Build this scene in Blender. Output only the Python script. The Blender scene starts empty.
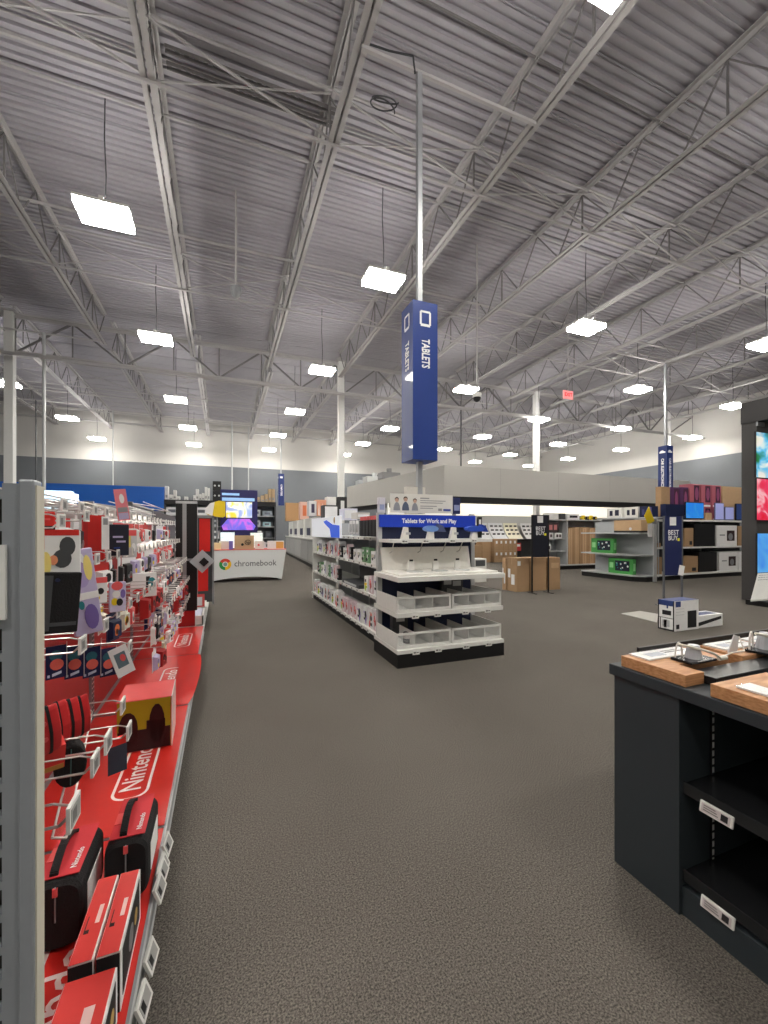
import bpy, math, random
from math import sin, cos, pi, radians, atan, sqrt
from mathutils import Vector, Matrix
random.seed(7)
SC = bpy.context.scene
COL = SC.collection
LAMP_E, UP_E, EXPO = 60.0, 20.0, 0.5
# ---------------------------------------------------------------- camera model (768x1024 frame)
FPX, HC, YAW, HOR = 416.0, 1.35, atan(162/416), 531.0
CA, SA = cos(YAW), sin(YAW)
def at(u, v, X=None, Y=None, Z=None, d=None):
    "a pixel of the photograph on a given plane -> point of the place"
    l = (u-384)/FPX; h = (HOR-v)/FPX
    dx = l*CA+SA; dy = CA-l*SA
    if X is not None: d = X/dx
    elif Y is not None: d = Y/dy
    elif Z is not None: d = (Z-HC)/h
    return Vector((d*dx, d*dy, HC+d*h))

# ---------------------------------------------------------------- materials
def lin(c):
    c = c/255.0
    return c/12.92 if c <= 0.04045 else ((c+0.055)/1.055)**2.4
def rgb(c): return (lin(c[0]), lin(c[1]), lin(c[2]), 1)
MC = {}
def mat(name, c, rough=0.6, metal=0.0, emit=0.0, var=0.06, scale=25.0, trans=0.0, coat=0.0, bump=0.0, ior=1.45, spec=0.5):
    if name in MC: return MC[name]
    m = bpy.data.materials.new(name); m.use_nodes = True
    nt = m.node_tree; b = nt.nodes['Principled BSDF']
    b.inputs['Base Color'].default_value = rgb(c)
    b.inputs['Roughness'].default_value = rough
    b.inputs['Metallic'].default_value = metal
    b.inputs['Specular IOR Level'].default_value = spec
    b.inputs['IOR'].default_value = ior
    if trans: b.inputs['Transmission Weight'].default_value = trans
    if coat: b.inputs['Coat Weight'].default_value = coat
    if emit:
        b.inputs['Emission Color'].default_value = rgb(c)
        b.inputs['Emission Strength'].default_value = emit
    if var or bump:
        tc = nt.nodes.new('ShaderNodeTexCoord')
        nz = nt.nodes.new('ShaderNodeTexNoise'); nz.inputs['Scale'].default_value = scale
        nz.inputs['Detail'].default_value = 3
        nt.links.new(tc.outputs['Object'], nz.inputs['Vector'])
        if var:
            mx = nt.nodes.new('ShaderNodeMix'); mx.data_type = 'RGBA'
            q = rgb(c)
            mx.inputs[6].default_value = tuple(min(1, k*(1-var)) for k in q[:3])+(1,)
            mx.inputs[7].default_value = tuple(min(1, k*(1+var)) for k in q[:3])+(1,)
            nt.links.new(nz.outputs['Fac'], mx.inputs[0])
            nt.links.new(mx.outputs[2], b.inputs['Base Color'])
        if bump:
            bp = nt.nodes.new('ShaderNodeBump'); bp.inputs['Strength'].default_value = bump
            bp.inputs['Distance'].default_value = 0.01
            nt.links.new(nz.outputs['Fac'], bp.inputs['Height']); nt.links.new(bp.outputs['Normal'], b.inputs['Normal'])
    MC[name] = m
    return m
def K(r, g, b, rough=0.55, **k):
    return mat('paint_%d_%d_%d_%d' % (r, g, b, int(rough*100)), (r, g, b), rough, **k)
def carpet():
    m = bpy.data.materials.new('carpet'); m.use_nodes = True
    nt = m.node_tree; b = nt.nodes['Principled BSDF']; b.inputs['Roughness'].default_value = 1.0
    b.inputs['Specular IOR Level'].default_value = 0.1
    tc = nt.nodes.new('ShaderNodeTexCoord')
    n1 = nt.nodes.new('ShaderNodeTexNoise'); n1.inputs['Scale'].default_value = 165; n1.inputs['Detail'].default_value = 4; n1.inputs['Roughness'].default_value = .75
    n2 = nt.nodes.new('ShaderNodeTexNoise'); n2.inputs['Scale'].default_value = 1.3; n2.inputs['Detail'].default_value = 4
    n3 = nt.nodes.new('ShaderNodeTexVoronoi'); n3.inputs['Scale'].default_value = 60
    for n in (n1, n2, n3): nt.links.new(tc.outputs['Object'], n.inputs['Vector'])
    cr = nt.nodes.new('ShaderNodeValToRGB')
    cr.color_ramp.elements[0].position = .4; cr.color_ramp.elements[0].color = rgb((66, 63, 61))
    cr.color_ramp.elements[1].position = .62; cr.color_ramp.elements[1].color = rgb((130, 124, 117))
    nt.links.new(n1.outputs['Fac'], cr.inputs[0])
    mx = nt.nodes.new('ShaderNodeMix'); mx.data_type = 'RGBA'; mx.blend_type = 'MULTIPLY'; mx.inputs[0].default_value = .5
    nt.links.new(cr.outputs[0], mx.inputs[6])
    c2 = nt.nodes.new('ShaderNodeValToRGB'); c2.color_ramp.elements[0].position = .3; c2.color_ramp.elements[0].color = (.78, .77, .76, 1)
    c2.color_ramp.elements[1].position = .7; c2.color_ramp.elements[1].color = (1, 1, 1, 1)
    nt.links.new(n2.outputs['Fac'], c2.inputs[0]); nt.links.new(c2.outputs[0], mx.inputs[7])
    nt.links.new(mx.outputs[2], b.inputs['Base Color'])
    bp = nt.nodes.new('ShaderNodeBump'); bp.inputs['Strength'].default_value = .5; bp.inputs['Distance'].default_value = .006
    nt.links.new(n3.outputs['Distance'], bp.inputs['Height']); nt.links.new(bp.outputs['Normal'], b.inputs['Normal'])
    return m
def wood():
    m = bpy.data.materials.new('maple_wood'); m.use_nodes = True
    nt = m.node_tree; b = nt.nodes['Principled BSDF']; b.inputs['Roughness'].default_value = .45
    tc = nt.nodes.new('ShaderNodeTexCoord'); mp = nt.nodes.new('ShaderNodeMapping'); mp.inputs['Scale'].default_value = (3, 14, 40)
    nz = nt.nodes.new('ShaderNodeTexNoise'); nz.inputs['Scale'].default_value = 4; nz.inputs['Detail'].default_value = 5
    nt.links.new(tc.outputs['Object'], mp.inputs[0]); nt.links.new(mp.outputs[0], nz.inputs['Vector'])
    cr = nt.nodes.new('ShaderNodeValToRGB')
    cr.color_ramp.elements[0].position = .3; cr.color_ramp.elements[0].color = rgb((168, 116, 74))
    cr.color_ramp.elements[1].position = .7; cr.color_ramp.elements[1].color = rgb((206, 156, 112))
    nt.links.new(nz.outputs['Fac'], cr.inputs[0]); nt.links.new(cr.outputs[0], b.inputs['Base Color'])
    return m
def picture(name, stops, scale=3.0, emit=0.0, kind='noise', rot=0):
    "a printed or lit image: colour bands bent by noise"
    if name in MC: return MC[name]
    m = bpy.data.materials.new(name); m.use_nodes = True
    nt = m.node_tree; b = nt.nodes['Principled BSDF']; b.inputs['Roughness'].default_value = .35
    tc = nt.nodes.new('ShaderNodeTexCoord')
    if kind == 'noise':
        t = nt.nodes.new('ShaderNodeTexNoise'); t.inputs['Scale'].default_value = scale; t.inputs['Detail'].default_value = 2
        t.inputs['Distortion'].default_value = 1.2; out = t.outputs['Fac']
    else:
        t = nt.nodes.new('ShaderNodeTexWave'); t.inputs['Scale'].default_value = scale; t.inputs['Distortion'].default_value = 4
        t.bands_direction = 'DIAGONAL'; out = t.outputs['Fac']
    nt.links.new(tc.outputs['Object'], t.inputs['Vector'])
    cr = nt.nodes.new('ShaderNodeValToRGB'); e = cr.color_ramp.elements
    while len(e) < len(stops): e.new(.5)
    for q, (p, c) in zip(e, stops): q.position = p; q.color = rgb(c)
    nt.links.new(out, cr.inputs[0]); nt.links.new(cr.outputs[0], b.inputs['Base Color'])
    if emit:
        nt.links.new(cr.outputs[0], b.inputs['Emission Color']); b.inputs['Emission Strength'].default_value = emit
    MC[name] = m
    return m

WHITE = mat('white_enamel', (226, 226, 222), .45)
OFFW = mat('off_white_paint', (205, 203, 198), .8, scale=3, var=.03)
GREY = mat('grey_metal', (150, 153, 156), .4, .35)
LGREY = mat('light_grey_metal', (190, 192, 193), .4, .2)
DGREY = mat('dark_grey', (70, 72, 75), .6)
BLACK = mat('black_plastic', (18, 18, 20), .45)
CHAR = mat('charcoal_laminate', (50, 57, 62), .5, scale=6)
BLUE = mat('store_blue', (18, 54, 132), .4, coat=.15)
NAVY = mat('navy', (18, 30, 70), .5)
RED = mat('game_red', (208, 42, 34), .4)
DRED = mat('deep_red', (165, 28, 28), .5)
PINK = mat('pink_red', (228, 92, 92), .5)
CARD = mat('corrugated_cardboard', (172, 140, 106), .85, scale=12, var=.08)
CARD2 = mat('light_cardboard', (196, 164, 128), .85, scale=12, var=.08)
YEL = mat('yellow', (235, 205, 30), .5)
CHROME = mat('zinc_wire', (200, 198, 196), .3, .7)
INK = mat('ink_black', (25, 25, 28), .6)
PAPER = mat('white_paper', (236, 236, 236), .7)
CREAM = mat('cream_edge', (205, 200, 185), .6)
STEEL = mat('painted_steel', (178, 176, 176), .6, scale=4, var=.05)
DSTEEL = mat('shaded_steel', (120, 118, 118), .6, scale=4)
WOOD = wood()
GREEN = mat('box_green', (74, 158, 78), .5)
ESL = mat('price_screen', (160, 160, 158), .5)
def clear_mat(name, c, opacity):
    m = bpy.data.materials.new(name); m.use_nodes = True; nt = m.node_tree; b = nt.nodes['Principled BSDF']
    b.inputs['Base Color'].default_value = rgb(c); b.inputs['Roughness'].default_value = .1
    tr = nt.nodes.new('ShaderNodeBsdfTransparent'); mx = nt.nodes.new('ShaderNodeMixShader'); mx.inputs[0].default_value = opacity
    nt.links.new(tr.outputs[0], mx.inputs[1]); nt.links.new(b.outputs[0], mx.inputs[2]); nt.links.new(mx.outputs[0], nt.nodes['Material Output'].inputs[0])
    return m
CLEAR = clear_mat('clear_plastic', (240, 242, 245), .07)
ORANGE = mat('orange_art', (225, 120, 70), .5)
PURP = mat('purple_art', (120, 100, 170), .5)
LILAC = mat('lilac_art', (190, 180, 215), .5)
TEAL = mat('teal_art', (40, 130, 140), .5)
OLIVE = mat('olive_yellow', (168, 155, 30), .4)
MAROON = mat('maroon_black', (45, 18, 20), .4)

# ---------------------------------------------------------------- mesh builder
class MB:
    def __init__(s): s.v = []; s.f = []; s.m = []
    def add(s, vs, fs, m=0, M=None):
        o = len(s.v)
        for p in vs:
            p = Vector(p); s.v.append(tuple(M @ p) if M is not None else tuple(p))
        for f in fs: s.f.append(tuple(i+o for i in f)); s.m.append(m)
        return s
    def box(s, x0, x1, y0, y1, z0, z1, m=0, M=None):
        vs = [(x0,y0,z0),(x1,y0,z0),(x1,y1,z0),(x0,y1,z0),(x0,y0,z1),(x1,y0,z1),(x1,y1,z1),(x0,y1,z1)]
        fs = [(3,2,1,0),(4,5,6,7),(0,1,5,4),(1,2,6,5),(2,3,7,6),(3,0,4,7)]
        return s.add(vs, fs, m, M)
    def beam(s, p, q, w, h=None, m=0):
        p = Vector(p); q = Vector(q); h = h or w; z = (q-p); L = z.length; z.normalize()
        x = z.cross(Vector((0,0,1)))
        if x.length < 1e-4: x = Vector((1,0,0))
        x.normalize(); y = x.cross(z)
        M = Matrix.Translation(p) @ Matrix((x, y, z)).transposed().to_4x4()
        return s.box(-w/2, w/2, -h/2, h/2, 0, L, m, M)
    def tube(s, p, q, r, n=8, m=0, r2=None):
        p = Vector(p); q = Vector(q); z = (q-p); L = z.length; z.normalize(); r2 = r if r2 is None else r2
        x = z.cross(Vector((0,0,1)))
        if x.length < 1e-4: x = Vector((1,0,0))
        x.normalize(); y = x.cross(z)
        vs = [p+x*r*cos(2*pi*i/n)+y*r*sin(2*pi*i/n) for i in range(n)]+[q+x*r2*cos(2*pi*i/n)+y*r2*sin(2*pi*i/n) for i in range(n)]
        fs = [(i, (i+1) % n, n+(i+1) % n, n+i) for i in range(n)]+[tuple(range(n))[::-1], tuple(range(n, 2*n))]
        return s.add(vs, fs, m)
    def path(s, pts, r, n=6, m=0):
        for a, b in zip(pts[:-1], pts[1:]): s.tube(a, b, r, n, m)
        return s
    def prism(s, pts, ext, m=0):
        "pts: planar polygon (3-D), ext: extrusion vector"
        n = len(pts); e = Vector(ext)
        vs = [Vector(p) for p in pts]+[Vector(p)+e for p in pts]
        fs = [tuple(range(n))[::-1], tuple(range(n, 2*n))]+[(i, (i+1) % n, n+(i+1) % n, n+i) for i in range(n)]
        return s.add(vs, fs, m)
    def disc(s, c, nrm, r, t=.001, m=0, n=20, r2=None):
        nrm = Vector(nrm).normalized(); c = Vector(c)
        return s.tube(c, c+nrm*t, r, n, m, r2)
    def ring(s, c, ax, ay, pts, w, nrm, t, m=0):
        pass
    def text(s, txt, o, xd, yd, size, m=0, t=.001, align='CENTER', bold=0.0, sx=1.0):
        cu = bpy.data.curves.new('t', 'FONT'); cu.body = txt; cu.size = size; cu.align_x = align; cu.align_y = 'CENTER'
        cu.resolution_u = 2; cu.offset = bold*size; cu.space_line = .85
        ob = bpy.data.objects.new('t', cu); COL.objects.link(ob)
        dg = bpy.context.evaluated_depsgraph_get(); me = ob.evaluated_get(dg).to_mesh()
        xd = Vector(xd).normalized(); yd = Vector(yd).normalized(); nd = xd.cross(yd); o = Vector(o)
        vs = [o+xd*(p.co.x*sx)+yd*p.co.y+nd*t for p in me.vertices]
        fs = [tuple(p.vertices) for p in me.polygons]
        s.add(vs, fs, m)
        ob.evaluated_get(dg).to_mesh_clear(); bpy.data.objects.remove(ob); bpy.data.curves.remove(cu)
        return s
    def build(s, name, mats, parent=None, loc=(0,0,0), rot=None, bevel=0.0, smooth=False):
        me = bpy.data.meshes.new(name); me.from_pydata(s.v, [], s.f)
        if not isinstance(mats, (list, tuple)): mats = [mats]
        for k in mats: me.materials.append(k)
        me.polygons.foreach_set('material_index', s.m)
        if smooth: me.polygons.foreach_set('use_smooth', [True]*len(s.f))
        me.update()
        ob = bpy.data.objects.new(name, me); COL.objects.link(ob)
        ob.location = loc
        if rot is not None: ob.rotation_euler = rot
        if parent is not None: ob.parent = parent
        if bevel:
            b = ob.modifiers.new('b', 'BEVEL'); b.width = bevel; b.segments = 2; b.limit_method = 'ANGLE'
        return ob
def tag(o, label=None, cat=None, group=None, kind=None):
    if label: o['label'] = label
    if cat: o['category'] = cat
    if group: o['group'] = group
    if kind: o['kind'] = kind
    return o
def thing(name, label, cat, loc=(0,0,0), rz=0.0, group=None, rot=None):
    o = bpy.data.objects.new(name, None); COL.objects.link(o)
    o.empty_display_size = .1
    o.location = loc; o.rotation_euler = rot if rot is not None else (0, 0, rz)
    return tag(o, label, cat, group)
def dup(o, loc=None, rz=None, label=None, group=None, parent=None, rot=None, scale=None):
    c = o.copy(); COL.objects.link(c)
    if parent is not None: c.parent = parent
    if loc is not None: c.location = loc
    if rz is not None: c.rotation_euler = (0, 0, rz)
    if rot is not None: c.rotation_euler = rot
    if scale is not None: c.scale = scale
    if label: c['label'] = label
    if group: c['group'] = group
    for ch in list(o.children): dup(ch, parent=c)
    return c
class Proto:
    "first use moves the original, later uses copy it"
    def __init__(s, fn): s.fn = fn; s.o = None
    def put(s, loc, rz=0, label=None, group=None, rot=None, scale=None):
        if s.o is None:
            s.o = s.fn(); o = s.o; o.location = loc; o.rotation_euler = rot if rot is not None else (0, 0, rz)
            if scale is not None: o.scale = scale
            return tag(o, label, None, group)
        return dup(s.o, loc, rz, label, group, rot=rot, scale=scale)
OW = ['first','second','third','fourth','fifth','sixth','seventh','eighth','ninth','tenth','eleventh','twelfth','thirteenth','fourteenth','fifteenth','sixteenth','seventeenth','eighteenth','nineteenth','twentieth','twenty-first','twenty-second','twenty-third','twenty-fourth','twenty-fifth','twenty-sixth','twenty-seventh','twenty-eighth','twenty-ninth','thirtieth']+['thirty-'+k for k in ('first','second','third','fourth','fifth','sixth','seventh','eighth','ninth')]

# ================================================================ THE SHELL
XL, XR, YF, YB, ZD = -12.5, 24.0, -7.0, 27.0, 8.0
def struct(o): o['kind'] = 'structure'; return o
struct(MB().box(XL-.2, XR+.2, YF-.2, YB+.2, -.2, 0).build('floor', carpet()))
# corrugated deck: trapezoid ribs running along X
m = MB(); y = YF; pts = []
while y < YB:
    pts += [(y, ZD), (y+.075, ZD), (y+.09, ZD+.036), (y+.125, ZD+.036)]; y += .14
n = len(pts)
vs = [(XL-.1, p[0], p[1]) for p in pts]+[(XR+.1, p[0], p[1]) for p in pts]
m.add(vs, [(i, i+1, n+i+1, n+i) for i in range(n-1)])
y = YF+.5
while y < YB:                       # side laps of the deck sheets
    m.box(XL, XR, y, y+.014, ZD-.02, ZD+.002); y += .9
m.box(XL-.1, XR+.1, YF-.1, YB+.1, ZD+.09, ZD+.2)
struct(m.build('ceiling', mat('deck_paint', (166, 164, 170), .8, scale=1.5, var=.1)))
BAND = 5.25
SLATE = mat('slate_paint', (112, 116, 121), .85, scale=2, var=.04)
WALLW = mat('wall_white', (202, 200, 196), .85, scale=2, var=.03)
m = MB().box(XL-.2, XR+.2, YB, YB+.2, 0, BAND, 0).box(XL-.2, XR+.2, YB, YB+.2, BAND, ZD+.2, 1)
struct(m.build('wall_back', [SLATE, WALLW]))
m = MB().box(XR, XR+.2, YF-.2, YB, 0, BAND, 0).box(XR, XR+.2, YF-.2, YB, BAND, ZD+.2, 1)
struct(m.build('wall_right', [SLATE, WALLW]))
m = MB().box(XL-.2, XL, YF-.2, YB, 0, BAND, 0).box(XL-.2, XL, YF-.2, YB, BAND, ZD+.2, 1)
struct(m.build('wall_left', [SLATE, WALLW]))
m = MB().box(XL, XR, YF-.2, YF, 0, BAND, 1).box(XL, XR, YF-.2, YF, BAND, ZD+.2, 1)
struct(m.build('wall_front', [SLATE, WALLW]))

# ---------------------------------------------------------------- roof steel
JX = [-10.8, -8.3, -5.82, -3.34, -.87, 1.52, 4.06, 6.54, 9.01, 11.48, 13.95, 16.4, 18.9, 21.4]
ZB, ZT = 7.02, 7.9
def joist(y0, y1, label):
    t = thing('roof_joist', label, 'joist', group='open web roof joists')
    L = y1-y0
    m = MB()
    for s in (-1, 1):
        x = s*.05
        m.box(x-.035, x+.035, 0, L, .0, .012); m.box(s*.018-.005, s*.018+.005, 0, L, 0, .08)
    m.build('bottom_chord', STEEL, t)
    m = MB()
    for s in (-1, 1):
        x = s*.05
        m.box(x-.035, x+.035, 0, L, ZT-ZB+.05, ZT-ZB+.062); m.box(s*.018-.005, s*.018+.005, 0, L, ZT-ZB-.02, ZT-ZB+.06)
    m.build('top_chord', STEEL, t)
    m = MB(); n = int(L/.62); st = L/n
    for i in range(n):
        a, b = (0.04, ZT-ZB) if i % 2 == 0 else (ZT-ZB, .04)
        m.beam((0, i*st, a), (0, (i+1)*st, b), .02)
        if i % 4 == 1: m.beam((0, i*st, .04), (0, i*st, ZT-ZB), .024)
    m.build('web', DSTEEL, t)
    return t
YG = 15.1
jn = None; jf = None
for i, x in enumerate(JX):
    la = 'pale steel roof joist over the near aisles, %s from the left wall' % OW[i]
    if jn is None: jn = joist(YF+.02, YG-.2, la); jn.location = (x, YF+.02, ZB)
    else: dup(jn, (x, YF+.02, ZB), label=la)
    la = 'pale steel roof joist reaching the back wall, %s from the left wall' % OW[i]
    if jf is None: jf = joist(YG+.2, YB-.02, la); jf.location = (x+.12, YG+.2, ZB); jf['group'] = 'rear roof joists'
    else: dup(jf, (x+.12, YG+.2, ZB), label=la)
# girders over the column line
CX = [-5.7, 4.15, 13.3, 22.0]
def girder(L, label):
    t = thing('truss_girder', label, 'girder', group='girders between columns')
    z0, z1 = 6.47, 7.62
    m = MB(); 
    for s in (-1, 1): m.box(0, L, s*.06-.04, s*.06+.04, z0, z0+.02); m.box(0, L, s*.024-.006, s*.024+.006, z0, z0+.1)
    m.build('bottom_chord', STEEL, t)
    m = MB()
    for s in (-1, 1): m.box(0, L, s*.06-.04, s*.06+.04, z1, z1+.02); m.box(0, L, s*.024-.006, s*.024+.006, z1-.1, z1)
    m.build('top_chord', STEEL, t)
    m = MB(); n = int(L/1.2); st = L/n
    for i in range(n):
        a, b = (z0+.05, z1-.03) if i % 2 == 0 else (z1-.03, z0+.05)
        m.beam((i*st, 0, a), ((i+1)*st, 0, b), .05)
        m.beam((i*st, 0, z0+.05), (i*st, 0, z1-.03), .03)
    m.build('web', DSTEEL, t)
    return t
gx = [XL]+CX+[XR]
for i in range(5):
    a = gx[i]+(.13 if i else .01); b = gx[i+1]-(.13 if i < 4 else .01)
    g = girder(b-a, ['steel truss girder from the left wall to the leftmost column','steel truss girder between the leftmost and the central white column','steel truss girder between central column and column behind the grey fascia','steel truss girder right of the column behind the fascia','steel truss girder meeting the right wall'][i])
    g.location = (a, YG, 0)
for i, x in enumerate(CX):
    t = thing('steel_column', ['white square column at the far left edge of the photo','white square column in the middle, rising beyond the tablet shelves','white square column rising behind the grey fascia','white square column near the right wall'][i], 'column', (x, YG, 0), group='roof columns')
    MB().box(-.11, .11, -.11, .11, .02, 7.66).build('shaft', mat('column_white', (222, 222, 220), .6), t, bevel=.012)
    MB().box(-.2, .2, -.2, .2, 0, .02).build('base_plate', GREY, t)
    m = MB(); m.box(-.17, .17, -.17, .17, 7.66, 7.7)
    m.build('cap_plate', STEEL, t)
# bridging between joists
k = 0
for yb in (5.95, 10.8, 19.5, 23.2):
    m = MB()
    x0 = JX[0]
    for a, b in zip(JX[:-1], JX[1:]):
        m.beam((a, yb, ZB-.02), (b, yb, ZB-.02), .035)
        m.beam((a, yb+.06, ZT), (b, yb+.06, ZT-.03), .035)
        if k in (0, 1, 2, 3):
            m.beam((a+.02, yb, ZT-.1), (b-.02, yb, ZB+.05), .026); m.beam((a+.02, yb+.05, ZB+.05), (b-.02, yb+.05, ZT-.1), .02)
    tag(m.build('joist_bridging', STEEL), ['crossed steel bridging nearest overhead, running across the joists','second line of crossed bridging, just before the column line','crossed bridging just behind the column line','crossed bridging nearest the back wall'][k], 'bridging', 'lines of joist bridging'); k += 1
# conduits, pipes, strut rails on the ceiling
def run(p, q, r, name, label, cat, matl=STEEL, n=8):
    p = Vector(p); q = Vector(q)
    return tag(MB().tube((0,0,0), q-p, r, n).build(name, matl, loc=p), label, cat)
run((XL, 14.5, 6.28), (XR, 14.5, 6.28), .05, 'sprinkler_main', 'long pale pipe slung below the girder, crossing the whole hall', 'pipe')
run((XL, 26.6, 7.3), (XR, 26.6, 7.3), .05, 'sprinkler_pipe', 'thin pipe along the top of the back wall', 'pipe')
run((XL, 7.4, 7.93), (XR, 7.4, 7.93), .022, 'conduit', 'thin conduit on the deck through the nearest lamp row', 'conduit')
run((XL, 3.62, 7.95), (1.4, 3.62, 7.95), .022, 'dark_conduit', 'dark conduit crossing the deck at top left of the photo', 'conduit', DGREY)
run((2.2, 4.6, 7.9), (15.5, 4.6, 7.9), .016, 'dark_conduit', 'dark conduit crossing the deck at the upper right', 'conduit', DSTEEL)
run((XL, 9.6, 7.5), (XR, 9.6, 7.5), .03, 'branch_pipe', 'pale sprinkler branch pipe passing through the joists mid hall', 'pipe')
run((XL, 17.6, 7.3), (XR, 17.6, 7.3), .035, 'branch_pipe', 'pale sprinkler branch pipe behind the girder', 'pipe')
run((XL, 21.6, 7.3), (XR, 21.6, 7.3), .035, 'branch_pipe', 'pale sprinkler branch pipe near the back wall', 'pipe')
for k, (a, b) in enumerate((((-.87, at(245, 76, Z=7.85).y), (1.5, 0)), ((-.87, at(245, 76, Z=7.85).y+.22), (1.5, 0)))):
    m = MB(); L = b[0]-a[0]
    m.box(0, L, 0, .012, 0, .05); m.box(0, L, .07, .082, 0, .05)
    for i in range(int(L/.12)): m.box(i*.12, i*.12+.06, .012, .07, .04, .05)
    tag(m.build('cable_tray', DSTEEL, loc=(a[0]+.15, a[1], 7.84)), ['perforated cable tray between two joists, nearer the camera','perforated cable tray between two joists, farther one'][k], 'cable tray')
for k, yy in enumerate((6.55, 6.62, 6.69)):
    run((XL, yy, 7.97), (9, yy, 7.97), .012, 'thin_conduit', 'thin conduit in a bundle of three running across the left deck, %s' % ('nearest','middle','farthest')[k], 'conduit')
m = MB(); c = at(386, 98, Z=7.75); P = []
for i in range(40):
    a = i/39*4*pi; P.append(c+Vector((.2*cos(a), .08*sin(a)+.004*i, .03*sin(a*1.3))))
tag(m.path(P, .011, 5).build('cable_coil', DGREY), 'coiled dark cable tucked by the deck beside the tall sign pole', 'cable')
# ================================================================ LAMPS
LZ = 6.14
LAMPM = mat('led_lens', (255, 250, 240), .4, emit=1.0, var=0); LAMPM.node_tree.nodes['Principled BSDF'].inputs['Emission Strength'].default_value = LAMP_E
UPM = mat('added_deck_glow', (255, 250, 245), .4, emit=1.0, var=0); UPM.node_tree.nodes['Principled BSDF'].inputs['Emission Strength'].default_value = UP_E
def lamp():
    t = thing('high_bay_lamp', None, 'lamp')
    m = MB().box(-.36, .36, -.25, .25, .045, .085).box(-.03, .03, -.25, .25, .085, .13).box(-.36, .36, -.02, .02, .0, .05)
    m.build('housing', WHITE, t)
    MB().box(-.35, .35, .03, .245, -.03, .045).build('led_panel', LAMPM, t)
    MB().box(-.35, .35, -.245, -.03, -.03, .045).build('led_panel', LAMPM, t)
    MB().box(-.33, -.06, -.2, .2, .085, .095).box(.06, .33, -.2, .2, .085, .095).build('added_uplight', UPM, t)  # glowing tops added to the lamps to brighten the deck
    MB().path([(0, 0, .13), (.015, 0, .6), (-.01, .01, 1.2), (0, 0, 1.85)], .009, 5).build('cable', DGREY, t)
    return t
LP = Proto(lamp)
spots = [(105,216,'largest in view, upper left'), (383,281,'left of the tall blue sign top'), (586,328,'right of the tall blue sign, largest there'), (156,339,'second over the game aisle'), (322,371,'left of the central column top'),
 (466,390,'just right of the tall blue sign'), (638,390,'right of the red exit sign'), (733,406.5,'nearest the top of the dark screen tower'), (766,345,'cut by the right edge of the photo'), (176,400,'third over the game aisle'),
 (295,412,'upper one left of the central column'), (188,428,'fourth over the game aisle'), (194,445,'last over the game aisle by the back wall'), (278,435.5,'second lowest left of the central column'), (269,450,'lowest left of the central column'),
 (67.5,418.5,'right of the leftmost column, upper'), (97,439,'right of the leftmost column, lower'), (5,384,'behind the leftmost column'), (363,444,'just right of the central column, upper'), (344,455,'just right of the central column, lower'),
 (390,429,'just left of the tall blue sign bottom'), (444,449.5,'above the corner of the grey fascia'), (482.5,437,'above the left part of the grey fascia'), (510,455,'low above the fascia, left of the right column'), (475,462,'lowest over the left part of the fascia'),
 (529,466,'lowest, touching the fascia beside the column'), (539,420,'in front of the column behind the fascia'), (558,444.5,'right of the fascia column, upper'), (568,459,'right of the fascia column, lower'), (621,429,'upper one left of the car sign'),
 (621,450,'lower one left of the car sign'), (692.5,438,'right of the car sign'), (606,-42,'glimpsed at the top edge of the photo')]
for u, v, w in spots:
    p = at(u, v, Z=LZ); LP.put((min(p.x, XR-.6), min(p.y, YB-.6), LZ), label='unseen lamp added for light, %s' % w)
for yy, xs in ((2.6, ((-6.05,'far left over the camera row'), (-1.6,'left over the camera row'), (9.0,'right over the camera row'), (14.5,'far right over the camera row'))), (-1.8, ((-6.05,'far left behind the camera'), (-1.6,'left behind the camera'), (3.0,'middle behind the camera'), (8.4,'right behind the camera'), (14.0,'far right behind the camera')))):  # out of view, added to light the hall around the camera
    for xx, w in xs: LP.put((xx, yy, LZ), label='unseen lamp added for light, %s' % w)

# ---------------------------------------------------------------- hanging poles, exit sign, cameras
def channel(t, x, y):
    a = max([j for j in JX if j <= x] or [XL]); b = min([j for j in JX if j > x] or [XR])
    MB().box(a-x, b-x, -.02, .02, ZB-.04, ZB).build('mounting_channel', STEEL, t)
def pole_from_ceiling(x, y, z0, label, r=.03, matl=LGREY):
    t = thing('power_pole', label, 'pole', (x, y, 0), group='poles up to the roof')
    MB().tube((0,0,z0), (0,0,ZB), r, 10).build('tube', matl, t); channel(t, x, y)
    return t
def pole_px(u, d, z0, label, r=.03, matl=LGREY):
    p = at(u, 500, d=d); pole_from_ceiling(p.x, p.y, z0, label, r, matl)
pole_px(44, 11.9, 1.62, 'grey pole beside the leftmost column', .045)
pole_px(113, 19.5, 2.9, 'thin grey pole before the blue wall band', .03)
pole_px(36, 18, 1.8, 'dark thin pole beside the leftmost column', .03, DGREY)
pole_px(232, 21.5, 1.9, 'thin grey pole left of the laptop display board', .04)
pole_px(248.5, 22.5, 1.9, 'thin pale pole behind the laptop display board', .03)
pole_px(461, 18, 3.2, 'thin grey pole right of the tall blue sign', .03, DGREY)
t = thing('exit_sign', 'red and white hanging exit sign below the trusses right of the tall blue sign', 'sign', at(568, 399, d=12.9))
m = MB().box(-.19, .19, -.02, .02, 0, .25)
m.text('EXIT', (0, -.021, .125), (1,0,0), (0,0,1), .15, 1, bold=.03)
MB.build(m, 'sign_box', [mat('exit_white', (236, 150, 150), .5, emit=.4, var=0), mat('exit_red', (235, 20, 30), .5, emit=1.2, var=0)], t)
MB().tube((0,0,.25), (0,0,2.4), .015, 6).build('hanger', STEEL, t)
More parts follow.
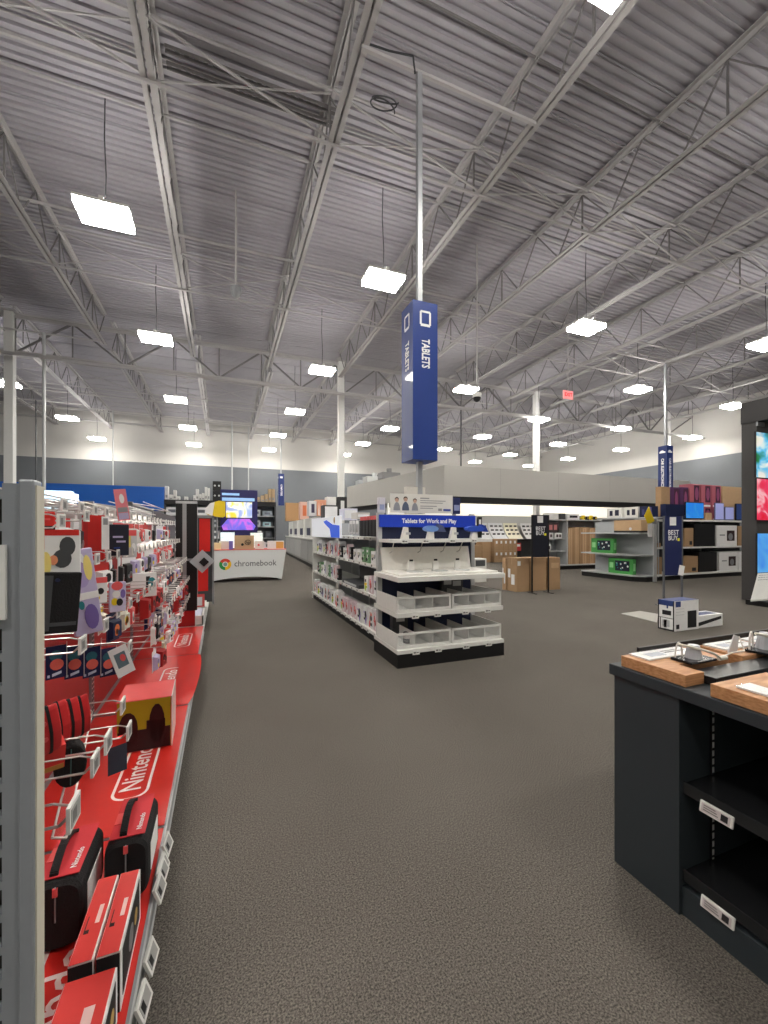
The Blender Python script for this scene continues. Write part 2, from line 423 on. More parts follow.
for u, v, d, la in ((477, 402, 9.5, 'dark dome camera hanging right of the tall blue sign'), (236, 298, 8.0, 'pale dome camera hanging left of centre below the deck')):
    p = at(u, v, d=d); t = thing('dome_camera', la, 'camera', p)
    m = MB()
    for i in range(6):
        a0 = i*pi/12; a1 = (i+1)*pi/12
        m.tube((0,0,.1-.1*sin(a0)), (0,0,.1-.1*sin(a1)), max(.09*cos(a0), .002), 14, 0, max(.09*cos(a1), .002))
    m.build('dome', BLACK if u > 300 else GREY, t, smooth=True)
    MB().tube((0,0,.1), (0,0,.2), .1, 14).build('mount_ring', WHITE if u > 300 else GREY, t)
    MB().tube((0,0,.2), (0,0,7.9-p.z), .018, 8).build('stem', STEEL, t)

# ---------------------------------------------------------------- tall blue department signs
def tower(x, y, z0, z1, txt, icon, label, pole_bottom, w=.33):
    t = thing('department_sign', label, 'sign', (x, y, 0), group='blue hanging department signs')
    h = w/2
    m = MB().box(-h, h, -h, h, z0, z1)
    for nx, ny in ((0, -1), (-1, 0), (1, 0), (0, 1)):
        n = Vector((nx, ny, 0)); c = n*(h+.0015); side = Vector((0,0,1)).cross(n)   # to the reader's right
        m.text(txt, c+Vector((0,0,z1-.62 if icon == 'tablet' else z1-.9)), (0,0,-1), side, .145 if icon == 'tablet' else .13, 1, bold=.03, sx=.62 if icon == 'tablet' else .85)
        # icon
        zc = z1-.2
        if icon == 'tablet':
            a, b = .062, .078
            for s in (-1, 1):
                m.prism([c+side*(s*a-.012)+Vector((0,0,zc-b)), c+side*(s*a+.012)+Vector((0,0,zc-b)), c+side*(s*a+.012)+Vector((0,0,zc+b)), c+side*(s*a-.012)+Vector((0,0,zc+b))], n*.002, 1)
                m.prism([c+side*(-a)+Vector((0,0,zc+s*b-.012-.008*(s<0))), c+side*a+Vector((0,0,zc+s*b-.012-.008*(s<0))), c+side*a+Vector((0,0,zc+s*b+.012)), c+side*(-a)+Vector((0,0,zc+s*b+.012))], n*.002, 1)
        elif icon == 'car':
            m.prism([c+side*(-.1)+Vector((0,0,zc-.04)), c+side*.1+Vector((0,0,zc-.04)), c+side*.1+Vector((0,0,zc)), c+side*.05+Vector((0,0,zc+.015)), c+side*.02+Vector((0,0,zc+.05)), c+side*(-.05)+Vector((0,0,zc+.05)), c+side*(-.1)+Vector((0,0,zc))], n*.002, 1)
        else:
            m.prism([c+side*(-.07)+Vector((0,0,zc-.05)), c+side*.07+Vector((0,0,zc-.05)), c+side*.07+Vector((0,0,zc+.05)), c+side*(-.07)+Vector((0,0,zc+.05))], n*.002, 1)
    m.build('sign_panel', [BLUE if icon == 'tablet' else mat('sign_navy', (20, 44, 105), .4), mat('sign_white', (245, 246, 250), .5, var=0)], t)
    MB().box(-.03, .03, -.03, .03, z1, ZB-.04).build('upper_pole', mat('pole_grey', (165, 168, 172), .4, .3), t); channel(t, x, y)
    if pole_bottom is not None: MB().box(-.03, .03, -.03, .03, pole_bottom, z0).build('lower_pole', mat('pole_grey', (165, 168, 172), .4, .3), t)
    return t
tower(2.265, 4.62, 2.2, 4.09, 'TABLETS', 'tablet', 'tall blue TABLETS sign box on a pole above the central shelf unit', 1.56)
p = at(665.5, 487, d=14); tower(p.x, p.y, 2.4, 4.2, 'CAR ELECTRONICS', 'car', 'dark blue car sign box hanging over the right hand shelves', None, .3)
p = at(281, 500, d=23); tower(p.x, p.y, 2.75, 4.5, 'COMPUTERS', 'box', 'narrow dark blue sign box hanging beyond the white table', None, .3)
# cord from the deck to the sign pole
tag(MB().path([(2.21, 4.62, 6.96), (2.15, 4.55, 7.08), (1.9, 4.7, 7.2), (1.53, 4.9, 7.4)], .012, 5).build('cord', DGREY), 'short dark cord from the joist to the top of the TABLETS sign pole', 'cord')

# ================================================================ CARPENTRY HELPERS
def price_tag_proto():
    m = MB().box(-.004, .004, -.03, .03, -.022, .022).box(.004, .005, -.023, .023, -.014, .014, 1).box(.005, .0056, -.018, -.004, -.01, .01, 2)
    t = m.build('price_tag', [WHITE, ESL, INK], bevel=0)
    return tag(t, None, 'price tag')

# ================================================================ GAME AISLE (left)
XF, XBK = -.213, -.78          # shelf front, back panel
BY = [.80, 1.88, 3.14, 4.40, 5.66]
ZS = .165
def bay(y0, y1, label, near, TZ):
    t = thing('gondola_bay', label, 'shelf unit', (0, y0, 0), group='game aisle shelf bays')
    L = y1-y0
    MB().box(XBK-.02, XF-.06, .002, L-.002, 0, .085).build('kick_base', BLACK, t)
    m = MB().box(XBK, XF-.004, .002, L-.002, .085, ZS-.006)
    m.build('bottom_shelf', GREY, t)
    m = MB().box(XF-.004, XF+.004, .002, L-.002, .082, ZS, 0).box(XF+.004, XF+.008, .002, L-.002, .15, ZS, 1).box(XF+.004, XF+.008, .002, L-.002, .082, .094, 1)
    m.build('shelf_edge', [GREY, LGREY], t)
    m = MB().box(XBK-.03, XBK, .03, L-.03, .1, TZ-.2, 0).box(XBK-.03, XBK, .03, L-.03, TZ-.2, TZ-.04, 1)
    m.box(XBK-.03, XBK+.01, 0, L, TZ-.03, TZ-.01, 1)
    m.build('back_panel', [DRED, LGREY], t)
    for y0_ in (0, L-.03):
        m = MB().box(XBK-.04, XBK+.015, y0_, y0_+.03, 0, TZ)
        for z in range(44): m.box(XBK+.015, XBK+.0165, y0_+.008, y0_+.02, .12+z*.03, .138+z*.03, 1)
        m.build('upright', [GREY, BLACK], t)
    m = MB()
    for z, xx in ((TZ, .1), (TZ-.04, .2)): m.tube((XBK+xx, 0, z), (XBK+xx, L, z), .004, 6)
    m.tube((XBK, .1, TZ-.01), (XBK+.2, .1, TZ-.04), .005, 6); m.tube((XBK, L-.1, TZ-.01), (XBK+.2, L-.1, TZ-.04), .005, 6)
    m.build('top_rail', CHROME, t)
    return t
nm = ['nearest', 'second', 'third', 'fourth']
for i in range(4): bay(BY[i], BY[i+1], 'grey game accessory shelf bay with red back panel, %s from the camera' % nm[i], i == 0, [1.49, 1.5, 1.54, 1.62][i])

# near slotted post and end frame at the left edge
t = thing('slotted_stand', 'grey slotted steel end frame at the left edge of the photo', 'shelf frame', (0, 0, 0))
POSTG = mat('post_grey', (152, 158, 165), .45, .2)
y0, y1 = .76, .79
MB().box(-.278, -.2585, y0, y1, .02, 1.426).build('corner_post', POSTG, t, bevel=.003)
MB().box(-.2585, -.2565, y0+.004, y1+.002, .02, 1.418).build('edge_strip', CREAM, t)
m = MB(); z = .02
m.box(-.2985, -.278, y0+.006, y1-.004, .02, 1.42)
m.box(-.62, -.345, y0+.006, y1-.004, .02, 1.42)
while z < 1.43:
    m.box(-.345, -.2985, y0+.006, y1-.004, z, z+.012); z += .0475
m.build('slotted_panel', POSTG, t)
MB().box(-.62, -.28, y1-.003, y1, .02, 1.41).build('backing', BLACK, t)
tag(MB().box(-.34, -.2915, y0-.003, y0+.004, 1.222, 1.33).build('paper_notice', PAPER), 'white paper sheet on the slotted end frame at the left edge', 'paper')

# red mats with the word mark
def mat_mesh(L, curl, cyy):
    t = thing('shelf_mat', None, 'mat', group='red shelf mats')
    m = MB(); nx = 10; ny = 16; W = XF-XBK-.03
    def P(i, j):
        x = -W+W*i/nx; y = L*j/ny; z = .003
        if curl:
            k = max(0, (i-7)/3); z += .04*k*k*sin(pi*j/ny)**.5; x += .05*k*sin(pi*j/ny)**.5
        return (x, y, z)
    vs = [P(i, j) for i in range(nx+1) for j in range(ny+1)]
    fs = [(i*(ny+1)+j, (i+1)*(ny+1)+j, (i+1)*(ny+1)+j+1, i*(ny+1)+j+1) for i in range(nx) for j in range(ny)]
    m.add(vs, fs); vs2 = [(a, b, c-.0025) for a, b, c in vs]; m.add(vs2, [f[::-1] for f in fs])
    m.build('sheet', RED, t, smooth=True)
    m = MB(); cy = cyy; cx = -.172; hw = .075; hl = .3
    def race(hw, hl, n=10):
        P = []
        r = hw*.8
        for (sx, sy, a0) in ((1, 1, 0), (-1, 1, pi/2), (-1, -1, pi), (1, -1, 1.5*pi)):
            for i in range(n+1):
                a = a0+pi/2*i/n; P.append((cx+sx*(hw-r)+r*cos(a), cy+sy*(hl-r)+r*sin(a)))
        return P
    o = race(hw, hl); q = race(hw-.012, hl-.012); n = len(o)
    m.add([(a, b, .0045) for a, b in o]+[(a, b, .0045) for a, b in q], [(i, (i+1) % n, n+(i+1) % n, n+i) for i in range(n)])
    m.text('Nintendo', (cx, cy, .0035), (0,1,0), (-1,0,0), .125, 0, bold=.012, sx=.98)
    m.build('word_mark', mat('mark_white', (245, 235, 232), .4, var=0), t)
    return t
for i in range(4):
    q = mat_mesh(BY[i+1]-BY[i]-.02, i == 2, [.38, .53, .57, .6][i]); q.location = (XF-.003, BY[i]+.01, ZS-.004)
    q['label'] = ['red mat with white Nintendo mark under the bags at the near end of the aisle', 'red mat with white Nintendo mark in front of the bags, beside the yellow box', 'red mat with curled front edge and white Nintendo mark', 'farthest red mat with a small white Nintendo mark'][i]

# hooks
def hook(L):
    t = thing('peg_hook', None, 'hook')
    m = MB().path([(-L, 0, 0), (-.012, 0, 0), (0, 0, .012)], .0028, 5)
    m.path([(-L, 0, .04), (-.02, 0, .04), (.01, 0, .03)], .0022, 5); m.box(-L-.002, -L+.004, -.012, .012, -.006, .05)
    m.build('wire', CHROME, t)
    m = MB().box(.006, .012, -.028, .028, -.002, .042).box(.012, .0128, -.022, .022, .004, .036, 1).box(.0128, .0132, -.016, .004, .01, .03, 2)
    m.build('price_tag', [WHITE, ESL, mat('tag_print', (110, 108, 108), .6)], t)
    return t
hooks = {}
def put_hook(x, y, z, label, group):
    L = round(x-XBK, 2)
    if L not in hooks: hooks[L] = Proto(lambda: hook(L))
    o = hooks[L].put((x, y, z), label=label, group=group); o['category'] = 'hook'; return o

# carded products, hanging from (0,0,0), face +X
def carded(w, h, d, base, art, top=None, clear=False):
    def fn():
        t = thing('carded_accessory', None, 'packaged accessory')
        m = MB()
        tw = .02
        m.box(-.001, .001, -w/2, w/2, -h, -.012, 0)
        m.box(-.001, .001, -tw, tw, -.014, .006, 0)
        if top is not None: m.box(.001, .002, -w/2, w/2, -h*.28, -.014, 2)
        m.build('card', [base, base, top or base], t)
        m = MB()
        z1, z0 = -h*.3, -h*.95; w2 = w*.42
        m.add([(0,-w2,z0),(0,w2,z0),(0,w2,z1),(0,-w2,z1),(d,-w2*.8,z0+.01),(d,w2*.8,z0+.01),(d,w2*.8,z1-.01),(d,-w2*.8,z1-.01)],
              [(4,5,6,7),(0,1,5,4),(1,2,6,5),(2,3,7,6),(3,0,4,7)], 0)
        r = random.Random(int(w*1000+h*777+d*99))
        for q in range(3):
            yy = r.uniform(-w2*.4, w2*.4); zz = r.uniform(z0+.03, z1-.03); s = r.uniform(.012, .022)
            m.disc((d, yy, zz), (1,0,0), s, .0012, 1+q % 2, 10)
        m.build('blister', [art[0], art[1], art[2]], t)
        return t
    return Proto(fn)
kinds = [
 (carded(.10, .17, .025, PAPER, (WHITE, RED, INK), RED), 'white card with red header'),
 (carded(.12, .15, .03, PAPER, (LILAC, PURP, YEL)), 'white card with lilac pack'),
 (carded(.09, .18, .022, PAPER, (INK, GREY, RED), PAPER), 'white card with black accessory'),
 (carded(.11, .16, .03, RED, (PAPER, INK, RED), RED), 'red card with white pack'),
 (carded(.10, .15, .02, PAPER, (PINK, PAPER, INK), PINK), 'pink and white card'),
 (carded(.10, .14, .02, NAVY, (NAVY, ORANGE, TEAL), NAVY), 'dark blue card'),
 (carded(.11, .17, .04, INK, (INK, GREY, RED), INK), 'black carded pouch'),
 (carded(.09, .14, .025, PAPER, (CREAM, ORANGE, YEL), YEL), 'white card with yellow header'),
 (carded(.12, .19, .045, DRED, (DRED, INK, PINK), RED), 'deep red carrying case pack'),
]
rowsH = [  # z, hook tip x, y start, y end, spacing
 (1.42, -.52, 1.75, 5.5, .19), (1.22, -.47, 1.95, 5.5, .18), (1.0, -.40, 2.2, 5.5, .18), (.78, -.37, 2.9, 5.5, .18), (.56, -.37, 3.2, 5.5, .19)]
rn = ['top', 'second', 'third', 'fourth', 'lowest']
for r, (z, xt, ya, yb, sp) in enumerate(rowsH):
    y = ya; j = 0
    while y < yb:
        if min(abs(y-b) for b in BY) > .03:
            put_hook(xt, y, z, 'chrome peg hook with price tag, %s along the %s hook row of the game shelves' % (OW[j], rn[r]), 'peg hooks on the game shelves')
            pr, nmk = random.choice(kinds[:5] if r < 2 else kinds) if y > 1.6 else random.choice(kinds)
            if random.random() < .9:
                o = pr.put((xt-.06, y, z-.008), rz=random.uniform(-.35, .12), label='%s on the %s hook, %s row of game shelves' % (nmk, OW[j], rn[r]), group='carded game accessories')
                if random.random() < .45 and r > 0:
                    pr.put((xt-.15, y, z-.008), rz=random.uniform(-.2, .1), label='%s behind the front pack, %s hook, %s row of game shelves' % (nmk, OW[j], rn[r]), group='carded game accessories')
        y += sp; j += 1
# near hooks placed where the photo shows their tags
for u, v, d, la in ((57, 528, 1.22, 'large white price tag hook at upper left beside the end frame'), (85, 521, 1.55, 'price tag hook second at the top left of the game shelves'),
                    (77.5, 652, 1.12, 'hook with white tag above the row of four blue cards'), (101, 631, 1.42, 'hook with white tag right of the black pouch'),
                    (115, 617, 1.85, 'hook with white tag beside the small black and yellow card'), (127, 652, 1.6, 'hook with white tag at the right end of the blue cards'),
                    (104, 750, 1.02, 'hook with white tag in front of the red cases, upper one'), (90, 772, .95, 'hook with white tag in front of the red cases, lower one'),
                    (65, 825, .72, 'nearest hook with a large white tag above the left bag'), (118.5, 712, 1.35, 'hook with white tag left of the yellow box'),
                    (127, 737, 1.3, 'hook with white tag in front of the yellow box')):
    p = at(u, v, d=d)
    put_hook(round(p.x, 2), p.y, p.z, la, 'near peg hooks of the game shelves')
# ---------------------------------------------------------------- individual goods near the camera (game aisle)
def carry_case(label):
    t = thing('carrying_case', label, 'bag', group='red and black carrying cases')
    W, L, H = .125, .25, .195
    def rr(w, h, r, n=6):
        P = []
        for sx, sz, a0 in ((1, 1, 0), (-1, 1, pi/2), (-1, -1, pi), (1, -1, 1.5*pi)):
            for i in range(n+1):
                a = a0+pi/2*i/n; P.append((sx*(w-r)+r*cos(a), h+sz*(h-r)+r*sin(a)))
        return P
    def loft(w, h, r, ys, m_):
        rings = []
        for yy, s in ys:
            rings.append([(x*s, yy, h+(z-h)*s) for x, z in rr(w, h, r)])
        n = len(rings[0]); vs = [p for R in rings for p in R]; fs = []
        for k in range(len(rings)-1):
            for i in range(n): fs.append((k*n+i, k*n+(i+1) % n, (k+1)*n+(i+1) % n, (k+1)*n+i))
        fs += [tuple(range(n))[::-1], tuple((len(rings)-1)*n+i for i in range(n))]
        m_.add(vs, [f[::-1] for f in fs])
    m = MB(); loft(W/2, H/2, .04, [(0, .88), (.012, .97), (.03, 1), (L-.03, 1), (L-.012, .97), (L, .88)], m)
    m.build('body', mat('black_fabric', (22, 21, 23), .85, bump=.3, scale=200), t, smooth=False)
    m = MB(); m.box(-W/2+.012, W/2-.012, .02, L-.01, H+.0005, H+.004, 0)
    m.box(-W/2-.002, -W/2+.001, .03, L-.03, .05, H-.05, 0); m.box(W/2-.001, W/2+.002, .05, L-.05, .05, H-.055, 1)
    m.build('red_panel', [mat('bag_red', (205, 52, 60), .7), PAPER], t, bevel=.003)
    m = MB().text('Nintendo', (.03, .085, H+.004), (0,1,0), (-1,0,0), .022, 2, bold=.02).box(-.05, -.03, .09, .15, H+.004, H+.006, 1)
    m.build('logo_patch', [mat('bag_pink', (235, 150, 150), .6), PINK, PAPER], t)
    m = MB(); P = [(-.012, .03, H+.004)]+[(-.012, .03+.18*i/8, H+.012+.03*sin(pi*i/8)) for i in range(9)]+[(-.012, .215, H+.004)]
    for a, b in zip(P[:-1], P[1:]): m.beam(a, b, .02, .008)
    m.build('handle', mat('black_fabric', (22, 21, 23), .85), t)
    m = MB().path([(0, -.002, H-.01), (0, -.003, H*.45)], .0022, 6).box(-.006, .006, -.006, 0, H-.035, H-.012, 1)
    m.build('zip', [GREY, PINK], t)
    return t
b = carry_case('red and black zipped carrying case on the red mat, nearer the aisle edge'); b.location = (-.285, 1.53, ZS+.002)
b = dup(b, (-.435, 1.42, ZS+.002), label='red and black zipped carrying case on the red mat, farther from the aisle edge')
def game_box(label, W, L, H):
    t = thing('accessory_box', label, 'box', group='red retail boxes on the bottom shelf')
    m = MB().box(-W/2, W/2, 0, L, 0, H, 1).box(-W/2+.001, W/2-.004, 0, L, H, H+.001, 0).box(-W/2-.001, -W/2, 0, L, 0, H, 0)
    m.box(-W/2, W/2-.002, -.001, 0, 0, H*.97, 2)
    m.build('carton', [mat('carton_red', (222, 62, 58), .5), PAPER, INK], t)
    m = MB().box(W/2, W/2+.001, .02, L-.02, .02, H-.015, 0)
    m.disc((W/2+.001, L*.45, H*.5), (1,0,0), .03, .001, 1, 16); m.disc((W/2+.001, L*.7, H*.5), (1,0,0), .02, .001, 2, 16)
    m.build('window_print', [INK, GREY, mat('gold', (190, 160, 90), .4)], t)
    m = MB().box(W*.05, W*.25, L*.4, L*.62, H+.001, H+.0016, 0).box(-W*.32, -W*.28, L*.3, L*.5, H+.001, H+.0016, 1).box(-W*.32, -W*.1, L*.3, L*.34, H+.001, H+.0016, 1)
    m.build('top_print', [mat('print_pink', (250, 215, 210), .5), MAROON], t)
    m = MB()
    for q in range(10):
        a = q/10*2*pi; a2 = (q+1)/10*2*pi
        m.beam((W*.12+.013*cos(a), -.0016, H*.3+.018*sin(a)), (W*.12+.013*cos(a2), -.0016, H*.3+.018*sin(a2)), .0022)
    m.build('end_print', mat('print_grey', (150, 150, 152), .5), t)
    return t
g = game_box('red box with black end face, nearer the aisle edge of the pair before the bags', .051, .265, .15); g.location = (-.258, 1.19, ZS+.002)
dup(g, (-.315, 1.19, ZS+.002), label='red box with black end face, left one of the pair before the bags')
g = game_box('nearest red box at the bottom of the photo, in front of the pair', .105, .2, .13); g.location = (-.288, .97, ZS+.002)
# yellow display box
t = thing('display_box', 'olive yellow box with dark silhouettes and pink top on the red mat', 'box', (-.39, 2.56, ZS+.002), rz=.03)
W, H = .26, .275
MB().box(-W/2, W/2, 0, .28, 0, H).build('carton', PINK, t, bevel=.002)
m = MB().box(-W/2+.004, W/2-.004, -.002, 0, .004, H-.004, 0)
m.box(-W/2+.006, W/2-.006, -.003, -.002, .004, H*.42, 1)
def blob(cx, cz, w, h, mm, n=14):
    m.prism([(cx+w*cos(2*pi*i/n), -.003, cz+h*max(-1, sin(2*pi*i/n))) for i in range(n)], (0, -.001, 0), mm)
blob(-.075, .13, .045, .085, 1); blob(.06, .14, .038, .105, 1); m.box(.01, .1, -.004, -.003, .02, .16, 1); m.box(-.11, -.03, -.004, -.003, .02, .12, 1)
m.build('front_print', [OLIVE, MAROON], t)
MB().box(W/2, W/2+.004, -.004, .28, 0, H).build('clear_side', mat('edge_clear', (225, 220, 215), .2), t)
# strap with dark pouch left of the yellow box
t = thing('hanging_pouch', 'small clear pouch with dark insert and red tab left of the yellow box', 'pouch', at(117, 745, d=1.38), rz=radians(-60))
MB().box(-.004, .004, -.024, .024, -.085, 0).build('insert', INK, t); MB().box(-.005, .005, -.026, .026, 0, .025).build('tab', RED, t)
MB().box(.004, .0055, -.028, .028, -.09, .0).build('clear_face', mat('smoke', (60, 62, 75), .15), t)

def face_rot(yaw_deg): return radians(yaw_deg)     # local +X is the printed side
# four dark blue cards
for i, (u, dd) in enumerate(((56, 1.32), (74, 1.38), (91.5, 1.46), (108, 1.55))):
    p = at(u, 662, d=dd)
    t = thing('game_card', 'dark blue card with red figure art, %s of the four in a row' % ['leftmost', 'second from left', 'third from left', 'rightmost'][i], 'card', p, rz=radians(-62), group='four dark blue cards in a row')
    MB().box(-.001, .001, -.026, .026, -.052, .052).build('card', mat('card_navy', (20, 26, 66), .35), t, bevel=0)
    m = MB(); m.disc((.001, 0, .02), (1,0,0), .017, .0006, 1, 12); m.disc((.001, .002, -.008), (1,0,0), .018, .0009, 0, 12)
    m.prism([(.001, -.01, -.045), (.001, .014, -.038), (.001, .014, -.03), (.001, -.01, -.036)], (.0008, 0, 0), 2); m.box(.001, .0016, -.022, -.016, -.046, -.038, 2)
    m.build('print', [mat('art_coral', (205, 92, 80), .5), mat('art_teal', (36, 92, 105), .5), mat('art_ice', (190, 195, 215), .5)], t)
    MB().box(-.001, .0012, .027, .029, -.055, .06).build('sleeve_edge', CHROME, t)
# red cases hanging
for i, (u, v, dd) in enumerate(((48, 730, .92), (58, 724, 1.0), (70, 720, 1.06), (80, 716, 1.12))):
    p = at(u, v, d=dd)
    t = thing('slim_case', 'red and black slim carrying case standing in the wire rack, %s' % ['nearest the post', 'second from the post', 'third from the post', 'rightmost'][i], 'case', p, rz=radians(-50), rot=(radians(10), radians(14), radians(-50)), group='slim red cases in the rack')
    def lens(w, h, y, n=18): return [(w*cos(2*pi*k/n)*(1-.15*abs(sin(4*pi*k/n))), y, h*sin(2*pi*k/n)*(1-.05*abs(sin(4*pi*k/n)))) for k in range(n)]
    MB().prism(lens(.016, .062, -.02), (0, .04, 0), 0).build('shell', mat('case_red', (205, 45, 48), .5), t, bevel=.003)
    MB().prism(lens(.0175, .064, -.003), (0, .006, 0), 0).build('zip_band', INK, t)
    MB().disc((.014, -.012, .03), (1,0,0), .006, .003, 0, 10).disc((.014, -.012, -.01), (1,0,0), .006, .003, 0, 10).build('stud', PINK, t)
t = thing('black_case', 'black rounded case below the red cases at the left', 'case', at(70, 762, d=1.05), rot=(0, radians(12), radians(-70)))
m = MB(); n = 20
m.prism([(-.02, .034*cos(2*pi*k/n), .06*sin(2*pi*k/n)) for k in range(n)], (.04, 0, 0)); m.build('shell', mat('black_fabric', (22, 21, 23), .85), t, bevel=.006)
MB().path([(.0215, 0, .05), (.0215, 0, -.05)], .0014, 5).build('seam', mat('seam_teal', (70, 110, 110), .5), t)
t = thing('pink_box', 'pink red box with tan edge below the red cases beside the post', 'box', at(48, 758, d=.95), rot=(0, radians(15), radians(-62)))
MB().box(-.03, .01, -.03, .03, -.03, .03).build('carton', mat('carton_red', (222, 62, 58), .5), t); MB().box(.0101, .011, -.028, .028, -.03, -.018).build('band', mat('tan', (190, 140, 70), .5), t)
t = thing('clear_divider', 'tall clear plastic divider with pale edges between cases and mat', 'divider', (0, 0, 0))
a, b, c_, d_ = at(84, 705, d=1.35), at(92, 712, d=1.5), at(66, 838, d=1.0), at(52, 838, d=.93)
m = MB()
for p, q in ((a, b), (b, c_), (c_, d_), (d_, a)): m.tube(p, q, .0028, 6)
m.build('edge', mat('edge_clear', (225, 220, 215), .2), t)
MB().add([a, b, c_, d_], [(0, 1, 2, 3)]).build('sheet', CLEAR, t)
# upper-left goods
def flat_pack(name, label, cat, u, v, d, yaw, w, h, th, base, arts, grp=None, tilt=0):
    t = thing(name, label, cat, at(u, v, d=d), rot=(radians(tilt), 0, radians(yaw)), group=grp)
    MB().box(-th, .0, -w/2, w/2, -h/2, h/2).build('pack', base, t, bevel=min(.003, th*.3))
    m = MB(); ms = []
    for k, (kind, y, z, a, b, mm) in enumerate(arts):
        if mm not in ms: ms.append(mm)
        i = ms.index(mm)
        if kind == 'r': m.box(0, .0008+.0003*k, (y-a)*w/2, (y+a)*w/2, (z-b)*h/2, (z+b)*h/2, i)
        else: m.prism([(0, (y+a*cos(2*pi*q/14))*w/2, (z+b*sin(2*pi*q/14))*h/2) for q in range(14)], (.001+.0003*k, 0, 0), i)
    if arts: m.build('print', ms, t)
    return t
flat_pack('controller_pack', 'white hanging pack with dark grip and orange figure art beside the post', 'packaged accessory', 60, 555, 1.15, -66, .095, .135, .02, PAPER,
    [('r', -.1, .92, 1, .12, RED), ('r', -.85, .55, .15, .3, RED), ('e', .35, .35, .38, .4, DGREY), ('e', .1, -.15, .45, .38, DGREY), ('e', -.3, -.2, .2, .2, mat('art_peach', (235, 150, 110), .5)), ('e', -.65, -.35, .25, .5, mat('art_butter', (240, 220, 130), .5)), ('r', .1, -.85, .3, .05, INK)])
flat_pack('black_pouch', 'large black fabric pouch hanging below the controller pack', 'pouch', 58, 603, 1.13, -64, .098, .165, .035, mat('black_fabric', (22, 21, 23), .85),
    [('r', -.6, 0, .3, .9, DGREY), ('r', .2, -.7, .7, .06, DGREY), ('e', -.1, .75, .12, .06, NAVY)], tilt=-4)
flat_pack('lilac_pouch', 'lilac and white patterned clear pouch hanging right of the black pouch', 'pouch', 84, 592, 1.3, -60, .075, .27, .02, LILAC,
    [('e', -.2, .6, .7, .35, PAPER), ('e', 0, .4, .55, .3, mat('art_lilac2', (170, 155, 205), .5)), ('e', .5, .55, .3, .3, mat('art_butter', (240, 220, 130), .5)), ('r', .2, -.1, .8, .08, PAPER), ('e', .3, -.6, .5, .3, PURP), ('e', -.3, -.3, .2, .1, TEAL)], tilt=7)
flat_pack('red_box', 'red box with black base on the top hooks beside the post', 'box', 43, 521, 1.3, -70, .06, .06, .05, RED, [('r', 0, -.75, 1, .25, INK), ('r', .1, .2, .5, .1, PINK)])
flat_pack('red_case', 'tall plain red case hanging behind the second price tag', 'case', 94, 538, 1.9, -68, .085, .21, .03, mat('plain_red', (190, 28, 22), .5), [('r', -.75, 0, .2, 1, DRED)])
flat_pack('navy_pouch', 'black pouch with pale blue writing hanging right of the tall red case', 'pouch', 119, 540, 2.0, -66, .085, .15, .02, mat('pouch_ink', (22, 24, 42), .6), [('r', -.1, .2, .5, .06, LILAC), ('r', .2, -.1, .45, .06, LILAC), ('r', -.2, -.5, .3, .05, BLUE)])
flat_pack('label_strip', 'narrow white hanging label strip left of the black pouch with writing', 'label', 105.5, 533, 1.9, -66, .03, .15, .003, PAPER, [('r', 0, .7, .6, .2, GREY)])
flat_pack('clip_strip', 'tall pink and silver clip strip standing above the hooks', 'packaged accessory', 122, 505, 2.1, -62, .055, .16, .004, mat('strip_pink', (225, 130, 140), .4), [('e', .1, .4, .4, .3, PAPER), ('r', 0, -.3, .8, .15, GREY), ('r', 0, -.7, .8, .2, LILAC)], tilt=8)
flat_pack('yellow_pack', 'yellow and grey clear pack hanging below the tall clip strip', 'packaged accessory', 130, 543, 2.3, -64, .07, .16, .02, mat('pack_grey', (200, 202, 204), .3), [('r', -.4, .1, .5, .4, mat('pack_yel', (230, 215, 110), .5)), ('r', .3, .7, .6, .2, PINK), ('e', .5, -.3, .3, .3, PAPER)])
flat_pack('small_card', 'small white card with black and yellow figure art on the middle hooks', 'card', 98, 590, 1.6, -66, .06, .1, .004, PAPER, [('r', 0, .75, 1, .22, PINK), ('e', -.4, .1, .3, .25, INK), ('e', .3, -.1, .35, .25, INK), ('e', -.1, -.6, .3, .2, YEL)])
flat_pack('figure_pack', 'pack with pink, black and yellow figure art right of the small white card', 'packaged accessory', 118, 597, 1.75, -66, .06, .125, .02, mat('pack_lilac', (205, 200, 225), .4), [('e', -.1, .75, .7, .3, PINK), ('e', -.2, .2, .5, .25, PAPER), ('e', -.4, -.3, .4, .25, YEL), ('e', .2, -.35, .4, .25, INK), ('e', .6, .2, .3, .3, PURP)])
flat_pack('angled_pack', 'white pack with a black stripe and red corner hanging mid row', 'packaged accessory', 144, 585, 2.6, -62, .15, .15, .012, PAPER, [('e', -.2, -.5, .7, .25, RED), ('r', .3, .2, .15, .5, INK), ('e', .6, .2, .3, .4, TEAL)])
flat_pack('white_frame_card', 'white framed card tilted at the right end of the four blue cards', 'card', 122, 661, 1.5, -60, .06, .11, .003, PAPER, [('r', 0, .1, .6, .5, mat('art_slate', (100, 120, 130), .5)), ('e', .2, .2, .3, .25, PINK)], tilt=18)
# price tags on the shelf edge
tp = price_tag_proto(); first = True
for u, v, la in ((140, 1010, 'nearest price tag on the grey shelf edge'), (148, 960, 'second price tag on the shelf edge from the camera'), (157, 886, 'price tag on the shelf edge beside the bags'),
                 (161, 747, 'price tag on the shelf edge beside the yellow box'), (165, 729, 'farthest clear price tag on the shelf edge, past the yellow box'),
                 (160, 810, 'white tag with black clip behind the right bag at the shelf edge')):
    p = at(u, v, X=XF+.014)
    z = min(.175, max(.12, p.z))
    o = tp if first else dup(tp)
    first = False
    o.location = (XF+.022, p.y, z); o['label'] = la; o['group'] = 'shelf edge price tags'; o.rotation_euler = (0, radians(-22), radians(-6)); o.scale = (1, 1.35, 1.15)

